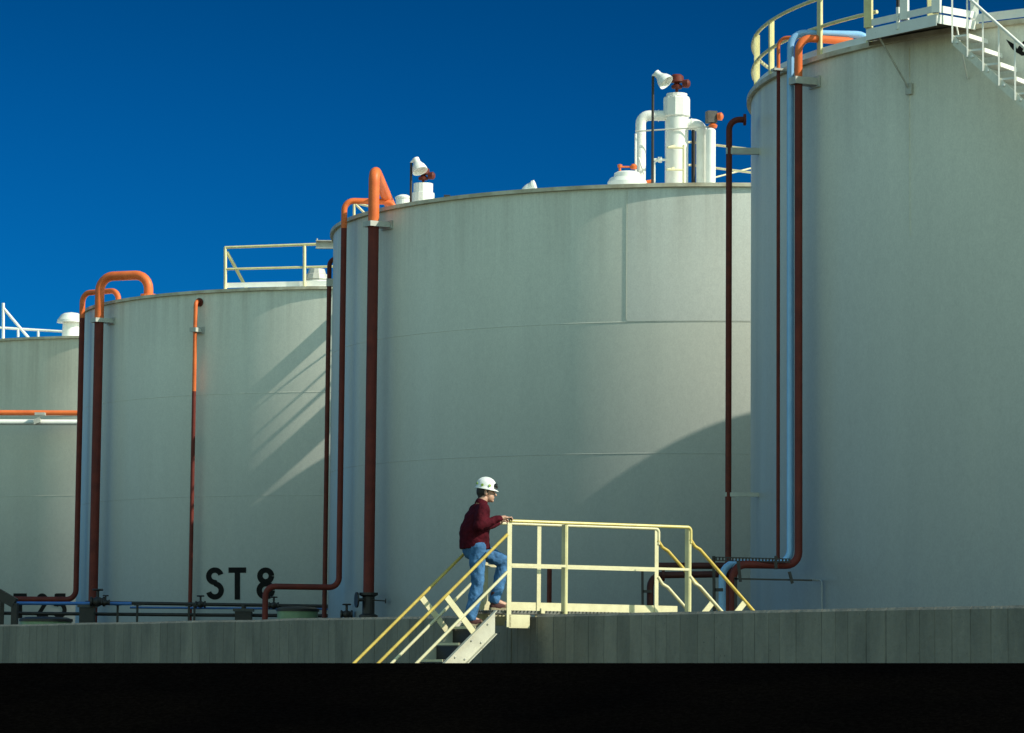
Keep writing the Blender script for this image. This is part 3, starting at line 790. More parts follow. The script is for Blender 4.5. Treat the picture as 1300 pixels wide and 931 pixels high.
# link beam, side platform and walkway that join the ST 8 and middle tanks
Yk = 88.0
bm_ = MB(); a, c = at(401, 311, Yk), at(446, 310.5, Yk)
root = thing("link_beam", a, "grey channel beam end reaching left from the middle tank's rim", "beam")
for (dz_, h_) in ((0.10, 0.012), (-0.10, 0.012)): bm_.box((a + c) / 2 + Z * dz_, (1, 0, 0), (0, 1, 0), Z, (c - a).length / 2, 0.06, h_)
bm_.box((a + c) / 2 + V((0, 0.05, 0)), (1, 0, 0), (0, 1, 0), Z, (c - a).length / 2 - 0.002, 0.01, 0.09)
bm_.obj("channel", 'grey', root)
MB().tube([a + V((0.03, 0, 0.1)), a + V((0.03, 0, 0.17))], 0.02, 8).obj("bolt", 'grey', root)
# decks that reach from the ST 8 tank toward the middle tank, behind its edge
dv = V((0.4, -0.917, 0)).normalized(); sv = V((0.917, 0.4, 0)).normalized()
def lineat(x0, Y): return V((x0 + (96 - Y) * 0.436, Y, 0))
zs = top('S')
a, c = lineat(-3.4, 98.2), lineat(-3.4, 94.9)
ld_ = thing("tank_landing", a + Z * zs, "plank landing that stands out from the right side of the ST 8 tank's rim", "landing")
MB().box((a + c) / 2 + Z * (zs + 0.06), dv, sv, Z, (c - a).length / 2, 0.25, 0.03).obj("deck", 'galv', ld_)
for q in (0.35, 0.7): MB().bar(a.lerp(c, q) - sv * 0.22 + Z * zs, a + Z * (zs - 1.2) + dv * 0.4, Z, 0.04, 0.04).obj("strut", 'cream', ld_)
a, c = lineat(-0.96, 98.4), lineat(-0.96, 94.55)
bw = thing("bridge_walkway", a + Z * zs, "narrow walkway bridging the gap between the ST 8 tank and the middle tank", "walkway")
MB().box((a + c) / 2 + sv * 0.27 + Z * (zs + 0.06), dv, sv, Z, (c - a).length / 2, 0.42, 0.04).obj("deck", 'galv', bw)
for hh in (0.57, 1.1):
    MB().tube([a + Z * (zs + hh) - sv * 0.15, c + Z * (zs + hh) - sv * 0.15], 0.05 if hh < 1 else 0.03, 8).obj("rail", 'cream', bw)
for q in (0.02, 0.98):
    MB().tube([a.lerp(c, q) + Z * zs - sv * 0.15, a.lerp(c, q) + Z * (zs + 1.1) - sv * 0.15], 0.03, 8).obj("post", 'cream', bw)

# ------------------------------------------------------------------ right tank: rim railing, platform, lamp pole, spiral stair
cx, cy, rr, hh = TANKS['R']; HR = top('R')
def th(px, off=0.0):
    p = S('R', px, 60, off); return math.atan2(p.y - cy, p.x - cx)
def cp_(a, r, z): return V((cx + r * math.cos(a), cy + r * math.sin(a), z))
RA = rr - 0.03
root = thing("roof_railing", cp_(th(1040), RA, HR), "yellowed round railing along the rim of the right tank", "railing", "roof railings")
a0, a1 = th(956, -0.03) - 0.35, th(1112)
def arcpts(aa, ab, r, z, n=40): return [cp_(aa + (ab - aa) * i / n, r, z) for i in range(n + 1)]
a0 = th(955.5, 0.0)
a0 = a0 if a0 < 0 else a0 - 2 * PI
back = a0 - 0.9
for hgt in (0.56, 1.10):
    MB().tube(arcpts(back, a1, RA, HR + hgt, 60), 0.035, 8, 0.02).obj("rail", 'olive', root)
kp = MB(); n_ = 60
for i in range(n_):
    aa, ab = back + (a1 - back) * i / n_, back + (a1 - back) * (i + 1) / n_
    kp.add([cp_(aa, RA, HR + 0.03), cp_(ab, RA, HR + 0.03), cp_(ab, RA, HR + 0.16), cp_(aa, RA, HR + 0.16)], [(0, 1, 2, 3)], True)
kp.obj("kick_plate", 'white', root)
for px in (958, 977, 1040, 1103):
    aa = th(px); q = cp_(aa, RA + 0.02, HR)
    t_ = V((-math.sin(aa), math.cos(aa), 0)); r_ = V((math.cos(aa), math.sin(aa), 0))
    MB().box(q + Z * 0.55, t_, r_, Z, 0.065 if px > 980 else (0.05 if px > 970 else 0.028), 0.02, 0.56).box(q + Z * 0.55 - t_ * 0.06 - r_ * 0.05, r_, t_, Z, 0.05, 0.008, 0.56).obj("post", 'olive', root)
for aa in (back + 0.1, back + 0.4):
    q = cp_(aa, RA + 0.02, HR)
    MB().tube([q, q + Z * 1.1], 0.04, 8).obj("post", 'olive', root)
# kick plate right of the stair head
root2 = thing("roof_railing", cp_(th(1270), RA, HR), "white kick plate along the rim at the photo's right edge", "railing", "roof railings")
kp = MB(); aa0, aa1 = th(1236), th(1300) + 0.5
for i in range(30):
    aa, ab = aa0 + (aa1 - aa0) * i / 30, aa0 + (aa1 - aa0) * (i + 1) / 30
    kp.add([cp_(aa, RA, HR + 0.05), cp_(ab, RA, HR + 0.05), cp_(ab, RA, HR + 0.20), cp_(aa, RA, HR + 0.20)], [(0, 1, 2, 3)], True)
kp.obj("kick_plate", 'white', root2)
MB().box(cp_(aa0, RA, HR + 0.55), (1, 0, 0), (0, 1, 0), Z, 0.07, 0.05, 0.55).obj("post", 'white', root2)
for hgt in (0.56, 1.1): MB().tube(arcpts(aa0, aa1, RA, HR + hgt, 30), 0.035, 8, 0.02).obj("rail", 'olive', root2)

st = thing("spiral_stair", cp_(th(1290), rr + 0.4, 0), "cream stair winding down the right tank from a landing at its rim", "stair")
zD = HR + 0.06
A0_ = S('R', 1100, 45, 0.75); Apt = V((A0_.x, A0_.y, zD))
A1pt = cp_(th(1106), rr + 0.05, zD)
B2 = S('R', 1189, 30, 1.0); Bpt = V((B2.x, B2.y, zD))
C2 = S('R', 1238, 30, 0.09); Cpt = V((C2.x, C2.y, zD))
Dpt = cp_(th(1165), rr - 0.4, zD)
dk = MB(); dk.prism([Apt, Bpt, Cpt, Dpt, A1pt], (0, 0, -0.03)); dk.obj("landing_deck", 'galv', st)
mb = MB(); mb.bar(Apt - Z * 0.10, Bpt - Z * 0.10, Z, 0.20, 0.02); mb.bar(Apt + Z * 0.10, Bpt + Z * 0.10, Z, 0.12, 0.016); mb.obj("edge_channel", 'white', st)
mb = MB(); mb.bar(Bpt - Z * 0.08, Cpt - Z * 0.08, Z, 0.16, 0.02); mb.bar(Bpt + Z * 0.10, Cpt + Z * 0.10, Z, 0.12, 0.016); mb.obj("edge_channel", 'white', st)
q1 = Apt.lerp(Bpt, 0.14) - Z * 0.08; mb = MB(); mb.bar(A1pt - Z * 0.06, Apt - Z * 0.06, Z, 0.12, 0.016); mb.obj('edge_channel', 'white', st)
q2 = S('R', 1154, 113, 0.03)
MB().tube([q1, q2], 0.018, 8).box(q2, radial('R', q2), Z.cross(radial('R', q2)), Z, 0.02, 0.07, 0.10).obj("support_brace", 'grey', st)
q1 = Bpt.lerp(Cpt, 0.5) - Z * 0.12; q2 = S('R', 1228, 100, 0.03)
MB().tube([q1, q2], 0.018, 8).obj("support_brace", 'white', st)
for (u_, wd, mat, hgt) in ((0.03, 0.07, 'olive', 1.1), (0.55, 0.07, 'white', 1.1), (1.0, 0.075, 'white', 1.1)):
    q = Apt.lerp(Bpt, u_)
    MB().box(q + Z * (hgt / 2 + 0.02), (1, -0.5, 0), (0.5, 1, 0), Z, wd, 0.05, hgt / 2).obj("post", mat, st)
q = Dpt + V((0.0, -0.1, 0))
MB().box(q + Z * 0.6, (1, 0, 0), (0, 1, 0), Z, 0.10, 0.05, 0.58).obj("post", 'olive', st)
for hgt in (0.56, 1.1): MB().tube([Apt + Z * hgt, Bpt + Z * hgt], 0.03, 8).obj("rail", 'cream', st)
# treads
NT = 34
pxs = lambda i: 1223 + 20.0 * i
t0 = th(1229, 0.8); t1 = th(1289, 0.8); dth = (t1 - t0) / 3
p0 = S('R', 1229, 73, 0.8); p1 = S('R', 1289, 128, 0.8)
rise = (p0.z - p1.z) / 3
def helix(a, r, z): return cp_(a, r, z)
so, si = rr + 0.80, rr + 0.14
strg = MB(); prev = None
i0 = -2
for i in range(i0, NT):
    a = t0 + dth * i; z = p0.z - rise * i
    prev_a, prev_z = a, z
# outer stringer (a bent plate)
ns = (NT - i0) * 2
vs = []
for i in range(ns + 1):
    f_i = i0 + 1 + i * 0.5
    a = t0 + dth * f_i; z = p0.z - rise * f_i
    if z < 0.1: break
    for (dr, dzz) in ((0, -0.03), (0, 0.15), (0.012, 0.15), (0.012, -0.03)):
        vs.append(cp_(a, so + dr, z + dzz))
nn = len(vs) // 4
strg.add(vs, [(i * 4 + j, i * 4 + (j + 1) % 4, (i + 1) * 4 + (j + 1) % 4, (i + 1) * 4 + j) for i in range(nn - 1) for j in range(4)], False)
strg.obj("stringer", 'tank', st)
for i in range(-1, NT):
    a = t0 + dth * (i + 0.45); z = p0.z - rise * (i - 0.55) - 0.02
    if z < 0.2: break
    da = dth * 0.52
    tr = MB()
    tr.prism([cp_(a - da, si, z), cp_(a + da, si, z), cp_(a + da, so - 0.003, z), cp_(a - da, so - 0.003, z)], (0, 0, -0.035))
    tr.prism([cp_(a + da + 0.0005, si, z + 0.002), cp_(a + da + 0.003, si, z + 0.002), cp_(a + da + 0.003, so - 0.004, z + 0.002), cp_(a + da + 0.0005, so - 0.004, z + 0.002)], (0, 0, -0.075))
    tr.obj("tread", 'white', st)
    a2_ = t0 + dth * i; z2_ = p0.z - rise * i
    MB().bar(cp_(a2_, so + 0.022, z2_), cp_(a2_, so + 0.022, z2_ + 1.05), (1, 0, 0), 0.028, 0.028).obj("baluster", 'white', st)
    bq = cp_(a2_ + dth * 0.3, so + 0.02, z2_ + 0.0)
    MB().lathe([(0.001, 0.02), (0.022, 0.015), (0.026, -0.01)], bq, radial('R', bq), n=8).obj("bolt", 'white', st)
hp = [cp_(t0 + dth * (i * 0.5 - 1.0), so + 0.022, p0.z - rise * (i * 0.5 - 1.0) + 1.06) for i in range(0, 2 * NT) if p0.z - rise * (i * 0.5 - 1.0) > 0.3]
MB().tube(hp, 0.028, 10, 0.01).obj("handrail", 'white', st)
MB().tube([hp[0], Bpt + Z * 1.1], 0.028, 10).obj("handrail", 'white', st)
# pole of a roof light on the landing corner
q = Apt.lerp(Bpt, 0.40) + V((0.06, -0.08, 0))
root = thing("landing_lamp_pole", q, "slim black pole in a white socket at the edge of the right tank's landing", "lamp pole")
MB().tube([q - Z * 0.12, q + Z * 0.27], 0.036, 10).obj("socket", 'white', root)
MB().tube([q + Z * 0.27, q + Z * 2.6], 0.032, 8).obj("pole", 'black', root)
# black painted mark on the shell behind the stair
mk = MB()
def mpt(x, y): return S('R', x, y, 0.006)
for poly in ([(1277, 50), (1287, 56), (1296, 70), (1289, 66), (1283, 60)], [(1289, 66), (1296, 70), (1300, 60), (1308, 48), (1302, 50), (1294, 58)], [(1284, 62), (1297, 71), (1306, 70), (1296, 64)]):
    mk.add([mpt(*p_) for p_ in poly], [tuple(range(len(poly)))])
mk.obj("painted_mark", 'letter', tR)

# ------------------------------------------------------------------ concrete wall and stile stair
ANG = R(30)
U = V((math.cos(ANG), math.sin(ANG), 0)); W = V((-math.sin(ANG), math.cos(ANG), 0))
O0 = at(646, 775, 40.0)
ZP = O0.z
def L(u, v, z): return V((O0.x, O0.y, 0)) + U * u + W * v + Z * (ZP + z)
wu0, wu1 = 0.37, 0.72
WT = -0.045
wroot = thing("dike_wall", L(0.5, 0, -ZP), "long board marked concrete wall with streaked vertical panels in front of the tanks", "wall")
def wallseg(v0, v1, u0, u1, zt, name):
    mb = MB()
    ch = 0.03
    zb = -ZP - 0.05
    prof = [(u0, zb), (u0, zt - ch), (u0 + ch, zt), (u1 - ch, zt), (u1, zt - ch), (u1, zb)]
    n_ = max(2, int(abs(v1 - v0) / 1.2))
    vs = []
    for i in range(n_ + 1):
        v = v0 + (v1 - v0) * i / n_
        vs += [L(u + 0.012 * noise.noise(V((v * 0.9, 3, 0))), v, z + (0.014 * noise.noise(V((v * 0.8, 0, 1))) if z > -1 else 0)) for (u, z) in prof]
    m = len(prof)
    mb.add(vs, [(i * m + j, (i + 1) * m + j, (i + 1) * m + (j + 1) % m, i * m + (j + 1) % m) for i in range(n_) for j in range(m)])
    mb.add(vs[:m], [tuple(range(m))]); mb.add(vs[-m:], [tuple(range(m))])
    return mb.obj(name, 'concrete', wroot)
wallseg(-0.02, -14.0, wu0, wu1, WT, "wall_panel")
wallseg(0.672, 75.0, wu0 + 0.05, wu1, WT + 0.01, "wall_panel")
# the wall turns a corner beyond the frame and runs back past the right tank
rt_ = MB(); zb_ = -ZP - 0.05
rt_.prism([L(0.722, -14.0, zb_), L(45, -14.0, zb_), L(45, -14.0, WT), L(0.722, -14.0, WT)], W * 0.35)
rt_.obj("wall_panel", 'concrete', wroot)
wallseg(-0.018, 0.670, wu0 + 0.06, wu1 - 0.01, -0.07, "wall_notch")

sl = 0.90           # stair slope
SA = math.atan(sl)
WD = 0.62           # width between the two rails
ss = thing("stile_stair", L(0, 0, -ZP), "cream steel stile with yellow handrails crossing the concrete wall", "stair")
def plat_bar(p, q, side, w, h, name, mat): return MB().bar(p, q, side, w, h).obj(name, mat, ss)
PU0, PU1 = -0.19, 2.66
# platform grating
gr = MB()
v = 0.05
while v < WD - 0.03:
    gr.bar(L(PU0, v, -0.018), L(PU1, v, -0.018), W, 0.006, 0.036); v += 0.045
u = PU0 + 0.02
while u < PU1:
    gr.bar(L(u, 0.025, -0.004), L(u, WD - 0.025, -0.004), U, 0.016, 0.012); u += 0.052
gr.obj("grating", 'galv', ss)
pf = MB()
pf.bar(L(0.0, 0.0, -0.125), L(0.29, 0.0, -0.125), W, 0.012, 0.15)
pf.bar(L(0.0, 0.03, -0.205), L(0.29, 0.03, -0.205), W, 0.07, 0.012)
pf.obj("platform_channel", 'cream', ss)
MB().bar(L(0.72, 0.02, -0.10), L(PU1, 0.02, -0.10), W, 0.012, 0.12).bar(L(0.73, WD - 0.0, -0.09), L(PU1, WD - 0.0, -0.09), W, 0.012, 0.14).bar(L(PU0, WD, -0.10), L(0.30, WD, -0.10), W, 0.012, 0.15).obj("platform_channel", 'cream', ss)
plat_bar(L(-0.12, WD + 0.01, 0.065), L(PU1 + 0.16, WD + 0.01, 0.055), W, 0.010, 0.105, "toe_plate", 'cream')
plat_bar(L(-0.20, WD + 0.01, -0.085), L(0.34, WD + 0.01, -0.085), W, 0.010, 0.07, "toe_plate", 'cream')
MB().box(L(0.48, 0.02, 0.0), U, W, Z, 0.025, 0.02, 0.03).obj("grating_clip", 'cream', ss)
def post(u, v, z0, z1, w=0.07, mat='cream'):
    if mat == 'olive':
        MB().bar(L(u, v + 0.04, z0), L(u, v + 0.04, z1), W, 0.09, 0.012).bar(L(u + 0.018, v - 0.004, z0), L(u + 0.018, v - 0.004, z1), U, 0.024, 0.010).obj('post', mat, ss)
        return
    MB().bar(L(u, v, z0), L(u, v, z1), U, w, 0.012).bar(L(u + w / 2 - 0.006, v + 0.03, z0), L(u + w / 2 - 0.006, v + 0.03, z1), U, 0.012, 0.05).obj("post", mat, ss)
RH, MH = 1.075, 0.55
for u in (0.0, 0.79, 2.585): post(u, 0.0, -0.20 if u < 0.1 else -0.06, RH - 0.02, 0.06, 'cream' if u < 0.1 else 'olive')
for u in (0.03, 0.78, 2.50): post(u, WD, -0.05, RH - 0.02, 0.055)
for v in (0.0, WD):
    MB().tube([L(0.0, v, RH), L(2.61 if v == 0 else 2.53, v, RH), L(2.61 if v == 0 else 2.53, v, RH - 0.2)], 0.021, 10, 0.05).obj("top_rail", 'straw' if v == 0 else 'cream', ss)
    MB().bar(L(0.0, v, MH), L(2.6 if v == 0 else 2.5, v, MH), W, 0.014, 0.030).obj("mid_rail", 'cream', ss)
UB = -(ZP) / sl      # foot of the left stair
def incl(v, c, u0, u1, name, mat, r=0.019, hook=0):
    pts = [L(u0, v, c + sl * u0), L(u1, v, c + sl * u1)]
    MB().tube(pts, r, 10).obj(name, mat, ss)
for v in (0.0, WD):
    incl(v, 0.94, UB + 0.1, -0.03, "handrail", 'yellow')
    incl(v, 0.485, UB + 0.15, -0.03, "mid_rail", 'cream', 0.019)
    # channel stringer: web with flanges turned outwards
    d = V((1, 0, 0)); st_ = MB()
    A1, B1 = (UB - 0.12, None), (PU0, None)
    up_ = (-math.sin(SA), math.cos(SA))
    topz = lambda u: sl * (u - PU0)
    poly = [(PU0, 0.0), (PU0, -0.29), (UB + 0.10, topz(UB + 0.10) - 0.29), (UB - 0.16, topz(UB - 0.16))]
    poly[2] = (-(ZP - 0.29) / sl + PU0, -ZP + 0.0); poly[3] = (-(ZP) / sl + PU0, -ZP)
    st_.prism([L(u, v, z) for (u, z) in poly], W * 0.012)
    sg_ = -1 if v == 0 else 1
    for (dz0) in (-0.006, -0.284):
        a, c = L(PU0 - 0.005, v + sg_ * 0.03, dz0), L(poly[3][0] + (0.33 if dz0 < -0.1 else 0.02), v + sg_ * 0.03, topz(poly[3][0] + (0.33 if dz0 < -0.1 else 0.02)) + dz0)
        st_.bar(a, c, W, 0.058, 0.010)
    so_ = st_.obj("stringer", 'stone', ss)
    if v == 0:
        bo = MB()
        for i in range(9):
            for (du, dz0) in ((0.0, -0.08), (-0.09, -0.22)):
                u = PU0 - 0.10 - 0.2222 * i + du
                bo.lathe([(0.001, 0.012), (0.011, 0.01), (0.012, 0.0)], L(u, -0.001, topz(u) + dz0), -W, n=8)
        bo.obj("bolt_heads", 'grey', so_)
    # posts square to the slope
    for k in range(3):
        u1 = -0.87 - 0.95 * k; z1 = 0.94 + sl * u1
        ln = 0.60
        if z1 - 0.5 < -ZP: continue
        MB().bar(L(u1, v, z1), L(u1 + ln * math.sin(SA), v, z1 - ln * math.cos(SA)), V((math.cos(SA) * U.x, math.cos(SA) * U.y, math.sin(SA))), 0.075, 0.014).obj("post", 'cream', ss)
# treads of the left stair
for i in range(1, 12):
    u = PU0 - 0.2222 * i + 0.10; z = -0.2 * i
    t_ = MB()
    for q in range(6): t_.bar(L(u - 0.12 + q * 0.046, 0.016, z - 0.014), L(u - 0.12 + q * 0.046, WD - 0.006, z - 0.014), U, 0.007, 0.028)
    vv = 0.06
    while vv < WD - 0.04:
        t_.bar(L(u - 0.125, vv, z - 0.004), L(u + 0.115, vv, z - 0.004), W, 0.008, 0.01); vv += 0.06
    t_.bar(L(u - 0.132, 0.016, z - 0.018), L(u - 0.132, WD - 0.006, z - 0.018), U, 0.012, 0.040)
    to_ = t_.obj("tread", 'dark', ss)
    MB().bar(L(u - 0.1385, 0.016, z - 0.012), L(u - 0.1385, WD - 0.006, z - 0.012), U, 0.006, 0.030).obj("nosing", 'cream', to_)
    MB().box(L(u - 0.120, WD / 2, z - 0.118), U, W, Z, 0.003, WD / 2 - 0.016, 0.078).obj("riser", 'black', to_)
# right stair going down behind the wall
E0 = 2.61
for v in (0.0, WD):
    uo = E0 if v == 0 else E0 - 0.08
    for (c, nm, mat) in ((0.90, "handrail", 'yellow'), (0.44, "mid_rail", 'cream')):
        MB().tube([L(uo - 0.01, v, c + 0.03), L(uo + 0.06, v, c - 0.06), L(uo + 0.14, v, c - 0.10), L(uo + 2.2, v, c - 0.10 - 0.93 * 2.06)], 0.021, 10, 0.05).obj(nm, mat, ss)
    poly = [(PU1 + 0.01, 0.0), (PU1 + 0.01 + ZP / 0.93, -ZP), (PU1 + 0.01 + (ZP - 0.29) / 0.93, -ZP), (PU1 + 0.01, -0.29)]
    MB().prism([L(u, v, z) for (u, z) in poly], W * 0.012).obj("stringer", 'cream', ss)
    s2 = math.atan(0.93)
    for k in range(2):
        u1 = uo + 0.82 + 0.95 * k; z1 = 0.93 - 0.93 * (u1 - uo)
        MB().bar(L(u1, v, z1), L(u1 - 0.55 * math.sin(s2), v, z1 - 0.55 * math.cos(s2)), V((math.cos(s2) * U.x, math.cos(s2) * U.y, -math.sin(s2))), 0.075, 0.014).obj("post", 'cream', ss)
for i in range(1, 12):
    u = PU1 + 0.02 + 0.215 * i - 0.1; z = -0.2 * i
    MB().box(L(u, WD / 2, z - 0.015), U, W, Z, 0.12, WD / 2 - 0.02, 0.015).obj("tread", 'galv', ss)

# ------------------------------------------------------------------ person
def skin_mat(name, c, rough=0.5, sc=30.0, c2=None, bmp=0.3, dist=0.01):
    m, nt, b = nodes_of(name)
    f = ramp(nt, noise_tex(nt, sc, 5), [(0.3, 0.0), (0.7, 1.0)])
    o = mixc(nt, f, c, c2 or tuple(x * 0.75 for x in c))
    nt.links.new(o, b.inputs['Base Color']); b.inputs['Roughness'].default_value = rough
    bump(nt, b, noise_tex(nt, sc * 0.6, 5), bmp, dist)
    return m
M['skin'] = skin_mat("skin", (0.56, 0.31, 0.21), 0.5, 40, bmp=0.1)
M['jacket'] = skin_mat("maroon_jacket", (0.075, 0.005, 0.011), 0.85, 16, (0.04, 0.003, 0.007), 0.8, 0.03)
M['denim'] = skin_mat("blue_denim", (0.08, 0.205, 0.40), 0.9, 10, (0.04, 0.105, 0.22), 0.8, 0.03)
M['helmet'] = skin_mat("white_helmet", (0.82, 0.82, 0.78), 0.3, 8, (0.76, 0.76, 0.72), 0.02)
M['hair'] = skin_mat("dark_hair", (0.02, 0.014, 0.01), 0.6, 60)
M['boot'] = skin_mat("tan_boot", (0.13, 0.075, 0.03), 0.7, 30)
M['sock'] = skin_mat("red_sock", (0.07, 0.022, 0.02), 0.9, 40)
M['sole'] = skin_mat("boot_sole", (0.30, 0.25, 0.15), 0.8, 30)
M['decal'] = skin_mat("green_sticker", (0.30, 0.45, 0.06), 0.5, 30)
M['lens'] = skin_mat("dark_lens", (0.02, 0.022, 0.02), 0.15, 30, bmp=0.0)
for k_ in ('jacket', 'denim'): M[k_].node_tree.nodes['Principled BSDF'].inputs['Specular IOR Level'].default_value = 0.12
M['eye'] = skin_mat("eye_dark", (0.03, 0.02, 0.015), 0.3, 30, bmp=0.0)

def Lp(f, v, z): return L(f - 0.083, v - 0.145, z)
class Body:
    def __init__(s): s.mb = MB()
    def cap(s, p, q, r0, r1, n=14, flat=None):
        p, q = V(p), V(q); d = q - p; l = d.length; d.normalize()
        a = d.orthogonal().normalized(); b_ = d.cross(a)
        rings = []
        for k in range(-4, 1): 
            an = k * PI / 8; rings.append((p + d * r0 * math.sin(an), max(r0 * math.cos(an), 1e-4)))
        for k in range(0, 5):
            an = k * PI / 8; rings.append((q + d * r1 * math.sin(an), max(r1 * math.cos(an), 1e-4)))
        vs = []
        for (c, r) in rings:
            vs += [c + r * (math.cos(2 * PI * i / n) * a + math.sin(2 * PI * i / n) * b_) for i in range(n)]
        fs = [(j * n + i, j * n + (i + 1) % n, (j + 1) * n + (i + 1) % n, (j + 1) * n + i) for j in range(len(rings) - 1) for i in range(n)]
        fs += [tuple(range(n))[::-1], tuple(range((len(rings) - 1) * n, len(rings) * n))]
        s.mb.add(vs, fs, True); return s
    def ell(s, c, rx, ry, rz, ax=None, ay=None, n=18, m=12):
        ax = V(ax).normalized() if ax else U; 
        ay = V(ay).normalized() if ay else W
        az = ax.cross(ay).normalized()
        vs = []; fs = []
        for j in range(m + 1):
            t = -PI / 2 + PI * j / m
            for i in range(n):
                p = 2 * PI * i / n; ct = max(math.cos(t), 1e-3)
                vs.append(V(c) + ax * rx * ct * math.cos(p) + ay * ry * ct * math.sin(p) + az * rz * math.sin(t))
        fs = [(j * n + i, j * n + (i + 1) % n, (j + 1) * n + (i + 1) % n, (j + 1) * n + i) for j in range(m) for i in range(n)]
        fs += [tuple(range(n))[::-1], tuple(range(m * n, m * n + n))]
        s.mb.add(vs, fs, True); return s
    def build(s, name, mat, parent=None, loc=None, voxel=0.012, smooth=3, wrinkle=0.0, wscale=0.08):
        o = s.mb.obj(name, mat, parent, loc)
        md = o.modifiers.new("remesh", 'REMESH'); md.mode = 'VOXEL'; md.voxel_size = voxel; md.use_smooth_shade = True
        ms = o.modifiers.new("smooth", 'SMOOTH'); ms.factor = 0.5; ms.iterations = smooth
        if wrinkle:
            tx = bpy.data.textures.new(name + "_folds", 'CLOUDS'); tx.noise_scale = wscale; tx.noise_depth = 2
            dm = o.modifiers.new("folds", 'DISPLACE'); dm.texture = tx; dm.strength = wrinkle; dm.mid_level = 0.5
        dg = bpy.context.evaluated_depsgraph_get()
        me = bpy.data.meshes.new_from_object(o.evaluated_get(dg))
        old = o.data; o.modifiers.clear(); o.data = me; bpy.data.meshes.remove(old)
        for p_ in me.polygons: p_.use_smooth = True
        return o

# joints (forward, left, up) in the stair's own frame; v=0 is the rail nearest the camera
hipC = (-0.22, 0.46, 0.76)
hR, kR, aR = Lp(-0.24, 0.36, 0.75), Lp(-0.245, 0.34, 0.31), Lp(-0.335, 0.34, -0.10)
hL, kL, aL = Lp(-0.17, 0.55, 0.75), Lp(0.26, 0.57, 0.60), Lp(0.13, 0.57, 0.12)
sR, eR, wR = L(-0.30, 0.115, 1.205), L(-0.395, 0.045, 1.005), L(-0.115, 0.02, 1.105)
sL, eL, wL = L(-0.19, 0.505, 1.215), L(-0.03, 0.585, 1.01), L(0.18, 0.61, 1.085)
neck0, neck1 = Lp(-0.17, 0.455, 1.24), Lp(-0.10, 0.455, 1.36)
headC = Lp(-0.065, 0.455, 1.425)
HU = (Matrix.Rotation(R(-30), 3, 'Z') @ U); HW = Z.cross(HU)
bd = Body()
bd.cap(Lp(-0.22, 0.455, 0.80), Lp(-0.20, 0.455, 1.10), 0.10, 0.11)
bd.cap(hR, kR, 0.085, 0.058).cap(kR, aR, 0.055, 0.04)
bd.cap(hL, kL, 0.085, 0.058).cap(kL, aL, 0.055, 0.04)
bd.cap(aR, aR + U * 0.14 - Z * 0.05, 0.04, 0.035).cap(aL, aL + U * 0.14 - Z * 0.05, 0.04, 0.035)
bd.cap(sR, sL, 0.055, 0.055)
bd.cap(sR, eR, 0.052, 0.043).cap(eR, wR, 0.042, 0.028)
bd.cap(sL, eL, 0.052, 0.043).cap(eL, wL, 0.042, 0.028)
bd.cap(neck0, neck1, 0.062, 0.056)
# head: skull, jaw, nose, ears, brow, lips
bd.ell(headC + Z * 0.02 - HU * 0.01, 0.098, 0.078, 0.105, HU, HW)
bd.ell(headC + HU * 0.03 - Z * 0.055, 0.062, 0.055, 0.062, HU, HW)
bd.ell(headC + HU * 0.068 - Z * 0.098, 0.022, 0.025, 0.020, HU, HW)
bd.cap(headC + HU * 0.088 + Z * 0.015, headC + HU * 0.112 - Z * 0.030, 0.010, 0.015)
bd.ell(headC + HU * 0.083 - Z * 0.062, 0.014, 0.024, 0.012, HU, HW)
bd.ell(headC + HU * 0.080 + Z * 0.028, 0.016, 0.045, 0.012, HU, HW)
for s_ in (-1, 1): bd.ell(headC + HW * 0.080 * s_ - HU * 0.008 - Z * 0.01, 0.020, 0.012, 0.033, HU, HW)
# hands: palm, four unequal fingers curled over the rail, thumb from the side of the palm
def hand(w, railp, along, side):
    along = V(along).normalized()
    k = railp + Z * 0.034                      # knuckles above the rail
    d = (k - w).normalized()
    across = d.cross(Z).normalized()
    bd.cap(w, w + d * 0.05 + Z * 0.004, 0.030, 0.032)
    pc = w + d * 0.065 + Z * 0.008
    bd.ell(pc, 0.048, 0.040, 0.018, d, across)
    for i, ln in enumerate((0.030, 0.036, 0.034, 0.026)):
        off = across * (0.030 - 0.020 * i)
        b0 = pc + d * 0.035 + off
        b1 = b0 + d * ln + Z * 0.004
        b2 = b1 + d * 0.016 - Z * 0.026
        b3 = b2 - d * 0.010 - Z * 0.020
        bd.cap(b0, b1, 0.0098, 0.0092, 8).cap(b1, b2, 0.0092, 0.0085, 8).cap(b2, b3, 0.0085, 0.0075, 8)
    t0_ = pc - d * 0.02 + across * side * 0.034
    t1_ = t0_ + d * 0.035 + across * side * 0.022 - Z * 0.008
    t2_ = t1_ + d * 0.026 - Z * 0.022
    bd.cap(t0_, t1_, 0.0115, 0.0105, 8).cap(t1_, t2_, 0.0105, 0.0085, 8)
hand(wR, L(0.03, 0.0, RH), U, -1)
hand(wL, L(0.30, WD, RH), U, 1)
proot = bd.build("person", 'skin', None, L(-0.2, 0.45, -0.2), voxel=0.0055, smooth=2)
tag(proot, "worker in white hard hat, maroon jacket and blue jeans climbing the stile stair", "person")
# eyes and brows
ey = Body()
for s_ in (-1, 1): ey.ell(headC + HU * 0.083 + HW * 0.031 * s_ + Z * 0.010, 0.010, 0.012, 0.007, HU, HW)
ey.mb.obj("eyes", 'eye', proot)
